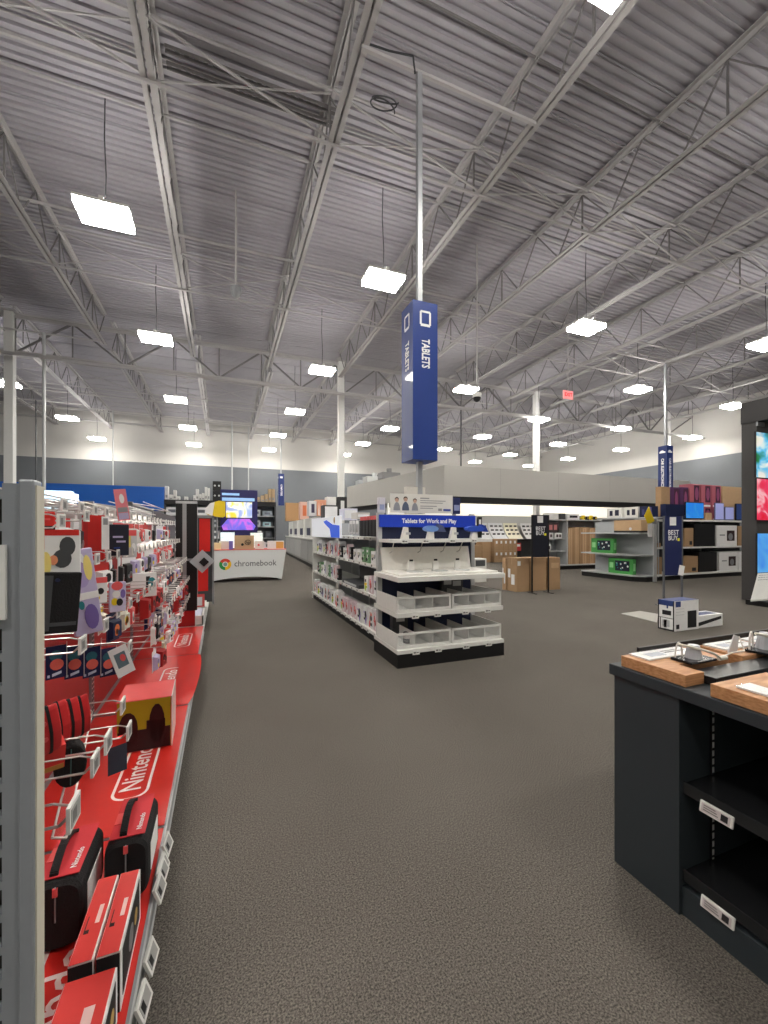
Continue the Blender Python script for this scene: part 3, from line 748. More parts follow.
# end of the aisle: black board, diamond tester, red framed panels, white bins
t = thing('display_board', 'tall black display board with grey centre stripe at the end of the red mats', 'display', (-.405, 5.69, 0))
MB().box(-.125, .115, 0, .06, .36, 1.69).build('board', BLACK, t, bevel=.003)
MB().box(-.05, -.005, -.006, 0, .37, 1.70).build('stripe', mat('stripe_grey', (150,150,152), .5), t)
MB().box(-.125, .115, -.01, .06, 1.69, 1.72).build('cap', LGREY, t)
MB().box(-.1, .09, .01, .05, ZS, .36).build('red_foot', DRED, t)
t = thing('tester_stand', 'grey arm with a diamond tilted black tester left of the white table', 'display', (-.47, 5.62, 1.0))
MB().beam((-.2, -.0, 0), (.2, -.06, 0), .025).build('arm', GREY, t)
M4 = Matrix.Translation((.245, -.08, -.02)) @ Matrix.Rotation(radians(45), 4, 'Y')
MB().box(-.1, .1, -.02, .01, -.1, .1, 0, M4).build('plate', mat('plate_silver', (185, 190, 195), .3, .3), t)
MB().box(-.02, .06, -.05, -.02, -.03, .05, 0, M4).build('tester', BLACK, t)
t = thing('framed_panel', 'grey framed red panel stand facing the camera beyond the black board', 'display', (-.24, 7.3, 0))
m = MB().box(-.14, -.12, 0, .05, ZS, 1.6).box(.09, .12, 0, .05, ZS, 1.6).box(-.14, .12, 0, .05, 1.56, 1.6); m.build('frame', GREY, t)
MB().box(-.10, .06, .02, .03, 1.02, 1.55).box(-.12, .03, .02, .03, .38, .88).build('red_panel', mat('panel_red', (225, 35, 28), .5), t)
MB().box(-.12, .09, .03, .04, .2, 1.56).build('grey_backing', DGREY, t)
t = thing('gondola_bay', 'low shelf bay with white bins beyond the red mats', 'shelf unit', (0, 5.68, 0), group='game aisle shelf bays')
MB().box(XBK, XF-.06, 0, 2.6, 0, .085).build('kick_base', BLACK, t)
MB().box(XBK, XF, 0, 2.6, .085, ZS-.005).build('bottom_shelf', WHITE, t)
MB().box(XBK-.03, XBK, .05, 2.6, .1, 1.6).build('back_panel', mat('bk', (60, 60, 64), .5), t)
for k, (yy, la) in enumerate(((5.74, 'white bin at the foot of the black board'), (6.4, 'white bin with a red and white sheet, below the red framed panel'))):
    t = thing('display_bin', la, 'bin', (-.36, yy, ZS-.004))
    m = MB().box(-.14, .14, 0, .02, 0, .12).box(-.14, .14, .56, .58, 0, .12).box(-.14, -.12, 0, .58, 0, .12).box(.12, .14, 0, .58, 0, .12).box(-.14, .14, 0, .58, 0, .01)
    m.build('walls', WHITE, t)
    MB().box(-.11, .11, .03, .55, .1, .118).build('contents', mat('bin_lilac', (205, 205, 225), .5), t)
    if k: m = MB().box(-.12, .13, -.004, .0, .12, .3, 0).box(-.08, .1, -.006, -.004, .14, .26, 1); m.build('header_sheet', [mat('sheet_red', (225, 90, 85), .5), PAPER], t)
# ================================================================ TABLET GONDOLA (centre)
GX0, GX1 = 1.66, 2.90; GY0 = 4.46; GY1 = 8.35
PANEL = mat('navy_panel', (22, 32, 66), .5)
t = thing('tablet_shelving', 'blue and white end cap of the tablet shelves, header reading Tablets for Work and Play', 'shelf unit', (0, 0, 0))
MB().box(1.60, 2.86, 3.745, 4.42, 0, .135).build('kick_base', mat('kick_black', (14, 14, 15), .6), t)
MB().box(GX0, GX1, 4.42, 4.45, .1, 1.53).build('back_panel', PANEL, t)
m = MB()
for x in (GX0-.02, GX1-.03): MB().box(x, x+.05, 4.40, 4.46, 0, 1.56).build('upright', LGREY, t)
EX0, EX1 = 1.60, 2.86
for z, y0, th in ((.135, 3.745, .04), (.49, 3.76, .045), (.845, 3.73, .05), (1.225, 4.02, .035)):
    MB().box(EX0+(.0 if z < 1 else .05), EX1+(0 if z < 1 else .05), y0, 4.42, z, z+th).build('shelf', WHITE, t, bevel=.003)
m = MB().box(GX0-.01, GX1+.01, 4.37, 4.40, 1.395, 1.535, 0)
m.text('Tablets for Work and Play', ((GX0+GX1)/2, 4.3685, 1.465), (1,0,0), (0,0,1), .07, 1, bold=.035, sx=.95)
m.build('header', [mat('header_blue', (24, 62, 190), .4), mat('sign_white', (245, 246, 250), .5, var=0)], t)
# black brackets below the top shelf
for x in (1.75, 2.1, 2.4, 2.62): MB().path([(x, 4.2, 1.22), (x+.02, 4.3, 1.12), (x, 4.4, 1.08)], .006, 5).build('cable', CHROME, t)
# small tags on the shelf edges
tagm = [WHITE, INK]
def edge_tag(x, y, z, label, w=.075, h=.04):
    m = MB().box(-w/2, w/2, -.006, 0, -h/2, h/2).box(-w*.38, -w*.05, -.0066, -.006, -h*.2, h*.2, 1).box(w*.02, w*.35, -.0066, -.006, -h*.15, h*.1, 1)
    o = m.build('price_tag', [WHITE, mat('tag_print', (110, 108, 108), .6)], loc=(x, y, z)); return tag(o, label, 'price tag', 'price tags on the tablet end cap')
for z, y, nmz in ((.15, 3.745, 'bottom'), (.505, 3.76, 'second'), (1.24, 4.02, 'top')):
    for k, x in enumerate((1.80, 2.05, 2.38, 2.66)):
        edge_tag(x, y-.001, z-(.01 if z < 1 else 0), 'white price tag on the %s shelf of the tablet end cap, %s from the left' % (nmz, OW[k]))
# bins
def bin_tray(label):
    W, D, H = .615, .56, .155
    t = thing('bin_tray', label, 'bin', group='white divided bins on the end cap')
    m = MB().box(0, W, 0, D, 0, .006).box(0, .008, 0, D, 0, H).box(W-.008, W, 0, D, 0, H)
    m.build('tray', WHITE, t)
    m = MB().box(0, W, -.008, 0, H-.022, H).box(0, W, -.008, 0, 0, .03).box(0, .022, -.008, 0, 0, H).box(W-.022, W, -.008, 0, 0, H)
    m.build('front_frame', WHITE, t)
    MB().box(.022, W-.022, -.005, -.002, .03, H-.022).build('clear_front', CLEAR, t)
    for q in (1, 2): MB().box(W*q/3-.004, W*q/3+.004, .002, D*.8, 0, H*.95).build('divider', WHITE, t)
    return t
BT = Proto(lambda: bin_tray(None))
for (x, z, la) in ((1.605, .538, 'left white divided bin on the upper shelf of the end cap'), (2.235, .538, 'right white divided bin on the upper shelf of the end cap'),
                (1.605, .178, 'left white divided bin on the bottom shelf of the end cap'), (2.235, .178, 'right white divided bin on the bottom shelf of the end cap')):
    o = BT.put((x, 3.79, z), label=la); o['category'] = 'bin'
t = thing('tablet_box', 'dark grey tablet box with a pale label standing in the upper right bin', 'box', (2.55, 4.3, .548))
MB().box(-.14, .14, 0, .07, 0, .27).build('carton', DGREY, t); MB().box(-.12, -.02, -.002, 0, .17, .22).box(0, .11, -.002, 0, .15, .21).build('label_print', LGREY, t)
t = thing('tablet_box', 'dark box with pale label standing in the lower left bin', 'box', (1.82, 4.18, .188))
MB().box(-.09, .09, 0, .08, 0, .27).build('carton', DGREY, t); MB().box(-.05, .05, -.002, 0, .17, .24).build('label_print', LGREY, t)
t = thing('jar_pack', 'small grey wrapped pack in the lower left bin', 'pack', (1.80, 3.95, .188))
MB().tube((0,0,0), (0,0,.11), .045, 14).build('jar', mat('pack_dark', (90, 88, 90), .5), t); MB().tube((0,0,.05), (0,0,.1), .046, 14).build('wrap', mat('wrap', (200, 190, 188), .5), t)
# tray shelf with empty tablet stands
t = thing('tablet_display', 'long white tablet display plinth with upright white back on the middle shelf', 'display', (0, 0, .895))
MB().box(1.64, 2.82, 3.80, 4.3, .0, .02).build('plinth', mat('display_white', (238, 236, 230), .35), t, bevel=.004)
MB().prism([(1.66, 4.30, .02), (2.80, 4.30, .02), (2.80, 4.36, .27), (1.66, 4.36, .27)], (0, .02, 0)).build('back_screen', mat('display_white', (238, 236, 230), .35), t)
for k, x in enumerate((1.92, 2.22, 2.5)):
    q = thing('tablet_stand', '%s white round tablet stand with small tag on the display plinth' % ['left', 'middle', 'right'][k], 'stand', (x, 4.08, .915), group='tablet stands on the plinth')
    MB().disc((0, -.06, 0), (0,0,1), .09, .006, 0, 24).build('disc_base', LGREY, q)
    MB().box(-.035, .035, .03, .045, 0, .11).build('post', mat('display_white', (238, 236, 230), .35), q, bevel=.003)
    MB().box(-.025, .015, .02, .03, .105, .125).build('clip', INK, q)
# top shelf device stands
for k, (x, cc, lab) in enumerate(((1.86, None, 'white tapered device stand at the left of the top shelf'), (2.17, (110, 150, 215), 'device stand with a pale blue puck on the top shelf'), (2.46, None, 'white tapered device stand in the middle right of the top shelf'), (2.74, (40, 80, 190), 'device stand with a dark blue tray at the right of the top shelf'))):
    q = thing('device_stand', lab, 'stand', (x, 4.12, 1.26), group='device stands on the top shelf')
    MB().prism([(-.05, 0, 0), (.04, 0, 0), (.03, 0, .13), (-.015, 0, .135)], (0, .05, 0)).build('post', mat('display_white', (238, 236, 230), .35), q, bevel=.004)
    if cc:
        m = MB(); n = 18
        m.prism([(.0+(.12 if k == 3 else .085)*cos(2*pi*i/n), -.02, .115+.035*sin(2*pi*i/n)) for i in range(n)], (0, .08, 0)); m.build('puck', K(*cc), q, bevel=.006)
        MB().prism([(.06, .02, .09), (.2, .02, .08), (.16, .02, .15), (.1, .02, .17)], (0, .05, 0)).build('side_block', K(80, 90, 130) if k < 3 else K(30, 60, 160), q)
    else: MB().box(.0, .05, -.01, .01, .05, .075).build('peg', LGREY, q)
# banner on top with three people pictured
t = thing('top_banner', 'long white banner with a photo of three people on top of the end cap', 'banner', (0, 4.42, 1.56))
bx0, bx1 = 1.80, 2.62
m = MB().box(bx0, bx1, 0, .012, 0, .225, 0).build('board', mat('banner_white', (226, 224, 218), .5), t)
m = MB()
for k, (cx, s, cc) in enumerate(((1.88, .95, 1), (1.99, 1.0, 2), (2.11, .9, 1))):
    m.prism([(cx+.045*s*cos(a), -.001, .03+.1*s*max(0, sin(a))) for a in [pi*i/10 for i in range(11)]], (0, -.001*(k+1), 0), cc)
    m.disc((cx, -.001, .155*s), (0,-1,0), .024*s, .001*(k+2), 3, 14); m.disc((cx, -.001, .165*s), (0,-1,0), .027*s, .001*(k+1), 4, 14)
m.build('people_print', [PAPER, mat('pp_grey', (150, 152, 160), .6), mat('pp_blue', (86, 96, 120), .6), mat('pp_skin', (205, 170, 150), .6), mat('pp_hair', (50, 42, 40), .6)], t)
m = MB()
for k, (a, w) in enumerate(((.17, .12), (.145, .34), (.12, .3), (.08, .22), (.055, .17))): m.box(2.18, 2.18+w, -.0015, 0, a, a+(.009 if k else .014), 0)
m.box(2.42, 2.47, -.002, 0, .03, .06, 0); m.box(2.49, 2.59, -.002, 0, .03, .055, 1); m.build('text_print', [mat('tx', (150, 150, 150), .6), mat('tx2', (70, 90, 170), .6)], t)
for la, x0, x1, h, c, yy in (('white card behind the banner on the end cap, tall', 2.08, 2.34, .33, (214, 210, 202), 4.6), ('dark blue box right of the banner on the end cap', 2.64, 2.74, .2, (34, 44, 92), 4.44), ('white carton left of the banner on the end cap', 1.69, 1.77, .18, (210, 210, 220), 4.5)):
    q = thing('carton', la, 'box', (0, yy, 1.56))
    MB().box(x0, x1, 0, .06, 0, h).build('body', K(*c), q, bevel=.002); MB().box(x0+.01, x1-.01, -.001, 0, h*.2, h*.55).build('print', K(150, 160, 200), q)

# ---- aisle side of the gondola
NB = 4; LB = (GY1-GY0)/NB
GF = 1.69
for i in range(NB):
    y0 = GY0+i*LB
    t = thing('gondola_bay', 'white shelf bay of the tablet gondola, %s behind the end cap' % OW[i], 'shelf unit', (0, y0, 0), group='bays of the tablet gondola')
    MB().box(GF+.03, 2.86, .002, LB-.002, 0, .11).build('kick_base', mat('kick_black', (14, 14, 15), .6), t)
    MB().box(2.24, 2.28, 0, LB, .1, 1.5).build('back_panel', mat('panel_grey', (165, 168, 172), .6), t)
    for z, x0 in ((.11, GF), (.54, GF+.02), (.91, GF+.05), (1.24, GF+.12)):
        m = MB().box(x0, 2.24, .003, LB-.003, z, z+.022, 0).box(x0-.004, x0, .003, LB-.003, z-.008, z+.03, 0)
        m.box(2.28, 2.84, .003, LB-.003, z, z+.022, 0)
        m.build('shelf', WHITE, t)
    for yy in (0, LB-.03): MB().box(2.235, 2.285, yy, yy+.03, 0, 1.54).build('upright', LGREY, t)
    if i == 0: MB().box(GF-.01, GF+.04, -.03, 0, 0, 1.56).build('end_post', LGREY, t)
    if i == 3: MB().box(GF+.02, 2.2, LB, LB+.03, 0, 1.24).build('end_panel', WHITE, t)
# products on those shelves
def art_pack(w, h, d, base, blobs, seed):
    def fn():
        t = thing('retail_pack', None, 'box')
        MB().box(0, d, -w/2, w/2, 0, h).build('carton', base, t)
        r = random.Random(seed); m = MB()
        for k in range(6):
            y = r.uniform(-.3, .3)*w; z = r.uniform(.2, .8)*h; a = r.uniform(.1, .3)*w; b = r.uniform(.08, .22)*h
            if k % 2: m.prism([(-.001-.0004*k, y+a*cos(2*pi*q/10), z+b*sin(2*pi*q/10)) for q in range(10)], (.001, 0, 0), k % len(blobs))
            else: m.box(-.001-.0004*k, 0, y-a, y+a, z-b*.5, z+b*.5, k % len(blobs))
        m.build('print', blobs, t)
        return t
    return Proto(fn)
packs = [
 (art_pack(.15, .25, .10, PAPER, [PINK, mat('skin_art', (215, 165, 150), .5), DGREY], 1), 'white box with pink portrait print'),
 (art_pack(.12, .22, .08, mat('pk1', (225, 205, 210), .5), [DRED, PINK, PAPER], 2), 'pale pink box with red print'),
 (art_pack(.14, .20, .09, PAPER, [YEL, INK, mat('lime', (170, 200, 60), .5)], 3), 'white box with yellow and black print'),
 (art_pack(.13, .24, .07, PAPER, [PURP, LILAC, INK], 4), 'white box with purple print'),
 (art_pack(.11, .18, .06, INK, [GREY, PAPER, DRED], 5), 'black box with grey print'),
 (art_pack(.16, .16, .10, PAPER, [DGREY, GREY, CREAM], 6), 'wide white box with grey print'),
 (art_pack(.10, .2, .08, mat('pk2', (120, 160, 120), .5), [GREEN, PAPER, INK], 7), 'green box with white print'),
]
sh = [(.132, GF+.015, 'bottom', .26), (.562, GF+.035, 'second', .22), (.932, GF+.065, 'third', .2)]
for si, (z, x0, nmz, mx) in enumerate(sh):
    y = GY0+.12; j = 0
    while y < GY1-.1:
        if si == 1 and (5.3 < y < 6.3 or j % 5 == 4): y += .2; j += 1; continue
        pr, nmk = random.choice(packs if si else packs[:4]+packs[:2])
        o = pr.put((x0+random.uniform(0, .03), y, z), rz=random.uniform(-.08, .08), label='%s, %s from the end cap, %s tablet shelf' % (nmk, OW[j], nmz), group='boxes on the aisle side of the tablet gondola')
        y += random.uniform(.165, .2); j += 1
# edge tags, aisle side
def side_tag():
    m = MB().box(-.006, 0, -.03, .03, -.022, .022).box(-.0066, -.006, -.02, .02, -.012, .012, 1)
    return tag(m.build('price_tag', [WHITE, mat('tag_print', (110, 108, 108), .6)]), None, 'price tag')
ST = Proto(side_tag)
for z, x0, nmz in ((.115, GF-.006, 'bottom'), (.55, GF+.014, 'second'), (.92, GF+.044, 'third'), (1.25, GF+.114, 'top')):
    for j in range(15):
        ST.put((x0, GY0+.15+j*.25, z), label='small price tag, %s from the end cap, %s shelf edge of aisle side' % (OW[j], nmz), group='aisle side price tags')
# grey tray boxes on second shelf, hanging cases on the top
t = thing('tray_box', 'wide dark grey open tray on the second shelf of the tablet gondola', 'box', (GF+.04, 5.8, .562)); MB().box(0, .3, -.42, .42, 0, .05).box(.28, .3, -.42, .42, .05, .25).build('tray', DGREY, t); MB().box(-.004, 0, -.3, .3, .01, .04).build('front_strip', LGREY, t)
pg = Proto(lambda: (lambda t: (MB().box(0, .01, -.05, .05, -.19, 0).build('card', PAPER, t), MB().box(-.02, 0, -.04, .04, -.17, -.05).build('blister', LGREY, t), t)[2])(thing('hanging_pack', None, 'packaged accessory')))
for j in range(4):
    pg.put((GF+.1, 5.5+j*.16, 1.5), label='white hanging pack on the top row of the tablet gondola, %s from the end cap' % OW[j], group='white hanging packs')
pr = Proto(lambda: (lambda t: (MB().box(0, .012, -.045, .045, -.03, .02).build('header', PINK, t), MB().box(-.01, .02, -.05, .05, -.24, -.03).build('case', INK, t), t)[2])(thing('tablet_case', None, 'tablet case')))
for j in range(7):
    pr.put((GF+.06, 4.56+j*.13, 1.52), label='black hanging tablet case with pink header, %s from the end cap' % OW[j], group='black cases on the top hooks')
# graphic panel at the far end of this side
t = thing('graphic_panel', 'bright white and blue graphic panel at the far end of the tablet gondola', 'panel', (1.66, 7.15, 1.245))
LGT = mat('panel_white', (240, 244, 250), .4, emit=.2, var=0)
MB().box(0, .03, -1.05, 1.05, 0, .34).build('board', LGT, t)
m = MB().prism([(-.001, -1.03, .0), (-.001, -.5, .0), (-.001, -.42, .14), (-.001, -.1, .22), (-.001, .05, .27), (-.001, -.2, .29), (-.001, -.6, .21), (-.001, -1.03, .19)], (-.001, 0, 0), 0)
m.disc((-.001, -.72, .275), (-1,0,0), .055, .002, 1, 16)
m.build('print', [mat('panel_blue', (40, 90, 215), .4, emit=.3, var=0), mat('panel_gold', (190, 160, 110), .4)], t)
# cartons on top of the gondola
for k, (y, w, h, c, la) in enumerate(((7.0, .25, .2, (220, 220, 235), 'white and lilac carton on top of the gondola behind the graphic panel'), (6.3, .22, .1, (200, 196, 190), 'low pale carton on top of the gondola'), (8.4, .3, .34, (60, 60, 62), 'black and white tall carton on top at the far end of the gondola'))):
    q = thing('carton', la, 'box', (2.1, y, 1.545)); MB().box(-w/2, w/2, 0, .3, 0, h).build('body', K(*c), q, bevel=.003)
    m = MB().box(-w/2+.02, w/2-.02, -.002, 0, .03, h-.03); m.build('print', K(235, 235, 238), q)

# ================================================================ CABINET ROW BEHIND (left of the fascia)
P2 = Vector((3.05, 14.2)); P1 = Vector((3.5, 25.0))
for i in range(5):
    y0 = 14.0+i*2.2
    x0 = 3.02+.1*i
    t = thing('display_counter', 'pale grey cabinet counter of the back row, %s from the tablet shelves' % OW[i], 'cabinet', (x0, y0, 0), rz=-.045, group='grey cabinets along the back aisle')
    WD = .84 if i == 0 else 1.3
    MB().box(0, WD, .01, 2.18, 0, .12).build('kick_base', BLACK, t)
    MB().box(0, WD, .01, 2.18, .12, 1.02).build('body', mat('cab_grey', (168, 168, 166), .5), t)
    MB().box(-.03, WD+.03, .0, 2.19, 1.02, 1.07).build('counter_top', WHITE, t)
    MB().box(-.012, 0, .06, 2.12, .2, .95).build('front_panel', mat('cab_front', (186, 186, 184), .35), t)
    t2 = thing('back_display', 'white upright display on the grey cabinet, %s from the tablet shelves' % OW[i], 'display', (x0+.05, y0+.1, 1.072), rz=-.045, group='white displays on the cabinets')
    MB().box(.1, .9, 0, 1.9, 0, .8).build('board', WHITE, t2); MB().box(.095, .1, .2, 1.2, .1, .4).build('screen', K(60, 62, 90), t2)
    MB().box(.3, .34, -.002, 0, 0, .78).build('edge', LGREY, t2)
for k, (u0, u1, v0, v1, c, la, art) in enumerate(((286, 300, 503, 516, (178, 138, 96), 'brown carton on top of the shelves beyond the white table', None), (300, 309, 502, 515, (215, 175, 160), 'pink and white carton on the back shelf row', 'p'),
      (309, 317, 501, 514, (222, 222, 226), 'white carton with dark print on the back shelf row', 'd'), (316, 326, 500, 514, (226, 160, 130), 'orange and white carton on the back shelf row', 'o'),
      (327, 336, 497, 513, (226, 226, 224), 'plain white carton before the central column', None), (338, 347, 497, 514, (40, 40, 42), 'black framed carton right of the central column', 'w'))):
    zb = 1.874
    if u0 < 309:
        pa = at((u0+u1)/2, v1, X=3.45); yy = pa.y
    else: yy = 14.25
    a = at(u0, v1, Y=yy); b = at(u1, v0, Y=yy)
    q = thing('carton', la, 'box', (0, yy, zb), group='cartons on the back cabinet row')
    MB().box(a.x, b.x, 0, .35, 0, max(.25, b.z-zb)).build('body', K(*c), q, bevel=.005)
    if art:
        H = max(.25, b.z-zb); w = b.x-a.x
        m = MB()
        if art == 'o': [m.prism([(a.x+w*(.2+.35*s), -.002, .02), (a.x+w*(.38+.35*s), -.002, .02), (a.x+w*(.3+.35*s), -.002, H*.85)], (0, -.001, 0)) for s in (0, 1)]
        else: m.box(a.x+w*.3, a.x+w*.7, -.002, 0, H*.2, H*.8)
        m.build('print', {'p': K(205, 110, 70), 'd': K(70, 60, 90), 'o': K(250, 230, 220), 'w': K(225, 225, 225)}[art], q)

# ================================================================ WHITE CLOTH TABLE
TX0, TX1, TY = -.36, 1.66, 11.75
t = thing('display_table', 'table under a stretched white cloth with the round coloured mark', 'table', (0, TY, 0))
TH = .84
n = 24; m = MB(); vs = []
def cloth_face(y, sgn):
    top = [(TX0+(TX1-TX0)*i/n, y, TH) for i in range(n+1)]
    bot = [(TX0+.1+(TX1-.12-TX0-.1)*i/n, y, .02+.1*sin(pi*i/n)**.7) for i in range(n+1)]
    return top, bot
T, B = cloth_face(0, 1); T2, B2 = cloth_face(.75, 1)
for (A, C) in ((T, B), (T2, B2)): m.add(A+C, [(i, i+1, n+1+i+1, n+1+i) for i in range(n)])
m.add([T[0], B[0], B2[0], T2[0]], [(0, 1, 2, 3)]); m.add([T[-1], B[-1], B2[-1], T2[-1]], [(0, 1, 2, 3)])
m.build('cloth_skirt', mat('cloth_white', (222, 224, 224), .8, var=.02), t)
MB().box(TX0-.01, TX1+.01, -.01, .76, TH, TH+.012).build('pink_top', mat('top_pink', (232, 110, 105), .6), t)
for x in (TX0+.14, TX1-.2):
    for y in (.05, .7): MB().tube((x, y, 0), (x, y, TH-.01), .02, 8).build('leg', GREY, t)
m = MB(); c = Vector((.08, -.004, .47)); R = .15
cols = [(0, 120, (30, 160, 75)), (120, 240, (250, 200, 20)), (240, 360, (225, 60, 45))]
def sector(a0, a1, r0, r1, mi, y):
    k = 10; A = [radians(a0+(a1-a0)*i/k) for i in range(k+1)]
    P = [(c.x+r1*cos(a), y, c.z+r1*sin(a)) for a in A]+[(c.x+r0*cos(a), y, c.z+r0*sin(a)) for a in A[::-1]]
    kk = len(P)//2
    m.add(P, [(i, i+1, len(P)-2-i, len(P)-1-i) for i in range(kk-1)], mi)
sector(30, 150, .07, R, 2, -.004); sector(150, 270, .07, R, 0, -.004); sector(-90, 30, .07, R, 1, -.004)
m.disc((c.x, -.003, c.z), (0,-1,0), .07, .002, 4, 20); m.disc((c.x, -.004, c.z), (0,-1,0), .052, .003, 3, 20)
m.text('chromebook', (.30, -.004, .475), (1,0,0), (0,0,1), .225, 5, align='LEFT', sx=.93, bold=.008)
m.build('logo', [mat('lg', (40, 150, 70), .5, var=0), mat('ly', (245, 195, 30), .5, var=0), mat('lr', (215, 65, 50), .5, var=0), mat('lb', (120, 160, 150), .5, var=0), PAPER, mat('ltx', (105, 108, 112), .5, var=0)], t)
ZT_ = TH+.014
def on_table(name, label, cat, u0, u1, v0, c, art=None, dep=.1, yy=.1, v1=None):
    Y = TY+yy; a = at(u0, v0, Y=Y); b = at(u1, v0, Y=Y); h = max(.06, a.z-ZT_)
    q = thing(name, label, cat, ((a.x+b.x)/2, Y, ZT_)); w = (b.x-a.x)/2
    MB().box(-w, w, 0, dep, 0, h).build('body', c, q, bevel=.004)
    if art: art(q, w, h)
    return q
def hp_art(q, w, h):
    m = MB(); R = .075; cx = w*.35
    for i in range(16):
        a = i/16*2*pi; b = (i+1)/16*2*pi
        m.beam((cx+R*cos(a), -.003, h*.5+R*.85*sin(a)), (cx+R*cos(b), -.003, h*.5+R*.85*sin(b)), .012)
    m.text('hp', (cx, -.003, h*.5), (1,0,0), (0,0,1), .11, 0, bold=.02); m.disc((-w*.2, -.001, h*.35), (0,-1,0), .035, .002, 0, 12)
    m.build('print', INK, q)
on_table('carton', 'brown laptop carton with a round black hp mark, centre of the white table', 'box', 234.5, 254, 535.5, CARD2, hp_art, .12, .06)
def scr(c):
    def f(q, w, h): MB().box(-w+.01, w-.01, -.003, 0, .02, h-.01).build('screen', c, q)
    return f
SCB = picture('screen_pale', [(0, (160, 200, 225)), (.5, (225, 235, 240)), (1, (120, 150, 160))], 6, .5)
on_table('laptop_display', 'open laptop with a pale screen left on the white table', 'laptop', 220, 235, 532, DGREY, scr(SCB), .03, .55)
on_table('laptop_display', 'open laptop with a pale green screen right on the white table', 'laptop', 250, 263, 532.5, DGREY, scr(picture('screen_mint', [(0, (90, 160, 150)), (.5, (225, 235, 230)), (1, (60, 80, 90))], 7, .5)), .03, .55)
on_table('white_carton', 'low white carton left of the brown carton on the table', 'box', 219, 229, 541, WHITE, None, .1, .3)
on_table('lotion_bottle', 'small blue and red bottle beside the brown carton on the table', 'bottle', 229, 233, 541, K(120, 110, 190), None, .05, .08)
on_table('white_carton', 'small white carton with red dot right of the brown carton', 'box', 255, 264, 541, WHITE, lambda q, w, h: MB().disc((-w*.2, -.001, h*.5), (0,-1,0), .03, .002).build('dot', PINK, q), .1, .2)
on_table('leaflet_tray', 'yellow and white leaflets at the left end of the white table', 'leaflets', 209, 221, 543, mat('leaf', (238, 220, 170), .6), None, .2, .1)
on_table('leaflet_tray', 'white and orange leaflets at the right end of the white table', 'leaflets', 268, 284, 541, PAPER, lambda q, w, h: MB().box(0, w-.01, -.002, 0, .01, h-.02).build('print', mat('leaf2', (225, 170, 90), .6), q), .2, .12)
# laptop display board behind
t = thing('display_board', 'tall dark blue laptop display board with bright screen behind the white table', 'display', (0, 13.6, 0))
a = at(220.5, 532, Y=13.6); b = at(257.5, 490.5, Y=13.6)
MB().box(a.x, b.x, 0, .25, .8, b.z).build('board', mat('board_navy', (34, 32, 88), .4, emit=.08), t)
MB().box(a.x+.1, b.x+.1, .03, .3, 0, 1.2).build('pedestal', BLACK, t)
a1 = at(226, 517.5, Y=13.59); b1 = at(252, 502.5, Y=13.59)
MB().box(a1.x, b1.x, -.02, 0, a1.z, b1.z).build('screen', picture('screen_bright', [(0, (40, 60, 170)), (.42, (170, 190, 235)), (.5, (250, 250, 250)), (.6, (240, 220, 60)), (1, (90, 200, 220))], 2.2, .35), t)
a2 = at(221.5, 530, Y=13.58); b2 = at(255.5, 519, Y=13.58); w = b2.x-a2.x
MB().prism([(a2.x+.05, -.03, a2.z), (b2.x-.05, -.03, a2.z), (b2.x, -.03, a2.z+.12), (b2.x-.18, -.03, b2.z), (a2.x+.18, -.03, b2.z), (a2.x, -.03, a2.z+.12)], (0, .02, 0)).build('laptop_print', picture('laptop_glow', [(0, (60, 60, 200)), (.45, (200, 110, 230)), (.55, (120, 110, 235)), (1, (60, 50, 180))], 2, .35), t)
m = MB(); a3 = at(222, 499, Y=13.58); m.box(a3.x, a3.x+.95, -.004, 0, a3.z-.05, a3.z+.05); m.box(a3.x, a3.x+.5, -.004, 0, a3.z+.12, a3.z+.19)
m.build('title_print', mat('title_blue', (150, 190, 235), .5, emit=.3, var=0), t)
p = at(217, 509, d=11.85); t = thing('round_sign', 'yellow rounded sign left of the laptop display board', 'sign', p)
m = MB(); m.prism([(-.3, 0, -.12), (-.18, 0, -.2), (.16, 0, -.24), (.22, 0, -.2), (.22, 0, .22), (.05, 0, .24), (-.18, 0, .16), (-.3, 0, .02)], (0, .02, 0)); m.build('panel', YEL, t)
MB().prism([(-.3, -.002, -.12), (-.12, -.002, -.2), (-.06, -.002, .2), (-.18, -.002, .16), (-.3, -.002, .02)], (0, -.002, 0)).build('white_part', PAPER, t)
MB().tube((0,.04,-p.z), (0,.04,.1), .02, 8).build('pole', GREY, t); MB().disc((0,.04,-p.z), (0,0,1), .16, .02).build('base', BLACK, t)

# ================================================================ BACK LEFT WALL OF SHELVES
YW = 17.0
t = thing('blue_fascia', 'bright blue fascia band over the left back shelves', 'fascia', (0, YW, 0))
x1 = at(164, 500, Y=YW).x
MB().box(-11.5, x1, 0, .6, at(164, 511, Y=YW).z, at(164, 487, Y=YW).z).build('band', mat('fascia_blue', (20, 95, 190), .5), t)
MB().box(-11.5, x1, .2, .6, 0, at(164, 511, Y=YW).z).build('lower_wall', mat('wall_shelf_white', (205, 208, 212), .6), t)
t = thing('light_box', 'glowing pale blue counter sign before the blue fascia', 'sign', (0, 12.4, 0))
a = at(36, 505, Y=12.4); b = at(70, 491, Y=12.4)
m = MB().box(a.x, b.x, 0, .3, a.z-.1, b.z); m.build('glow_box', mat('glow', (205, 235, 252), .4, emit=1.2, var=0), t)
a = at(71, 502, Y=12.35); b = at(78, 492, Y=12.35)
MB().text('s', ((a.x+b.x)/2, 0, (a.z+b.z)/2), (1,0,0), (0,0,1), .42, 0, bold=.04, t=.002).build('letter', mat('glow2', (245, 250, 255), .4, emit=1.4, var=0), t)
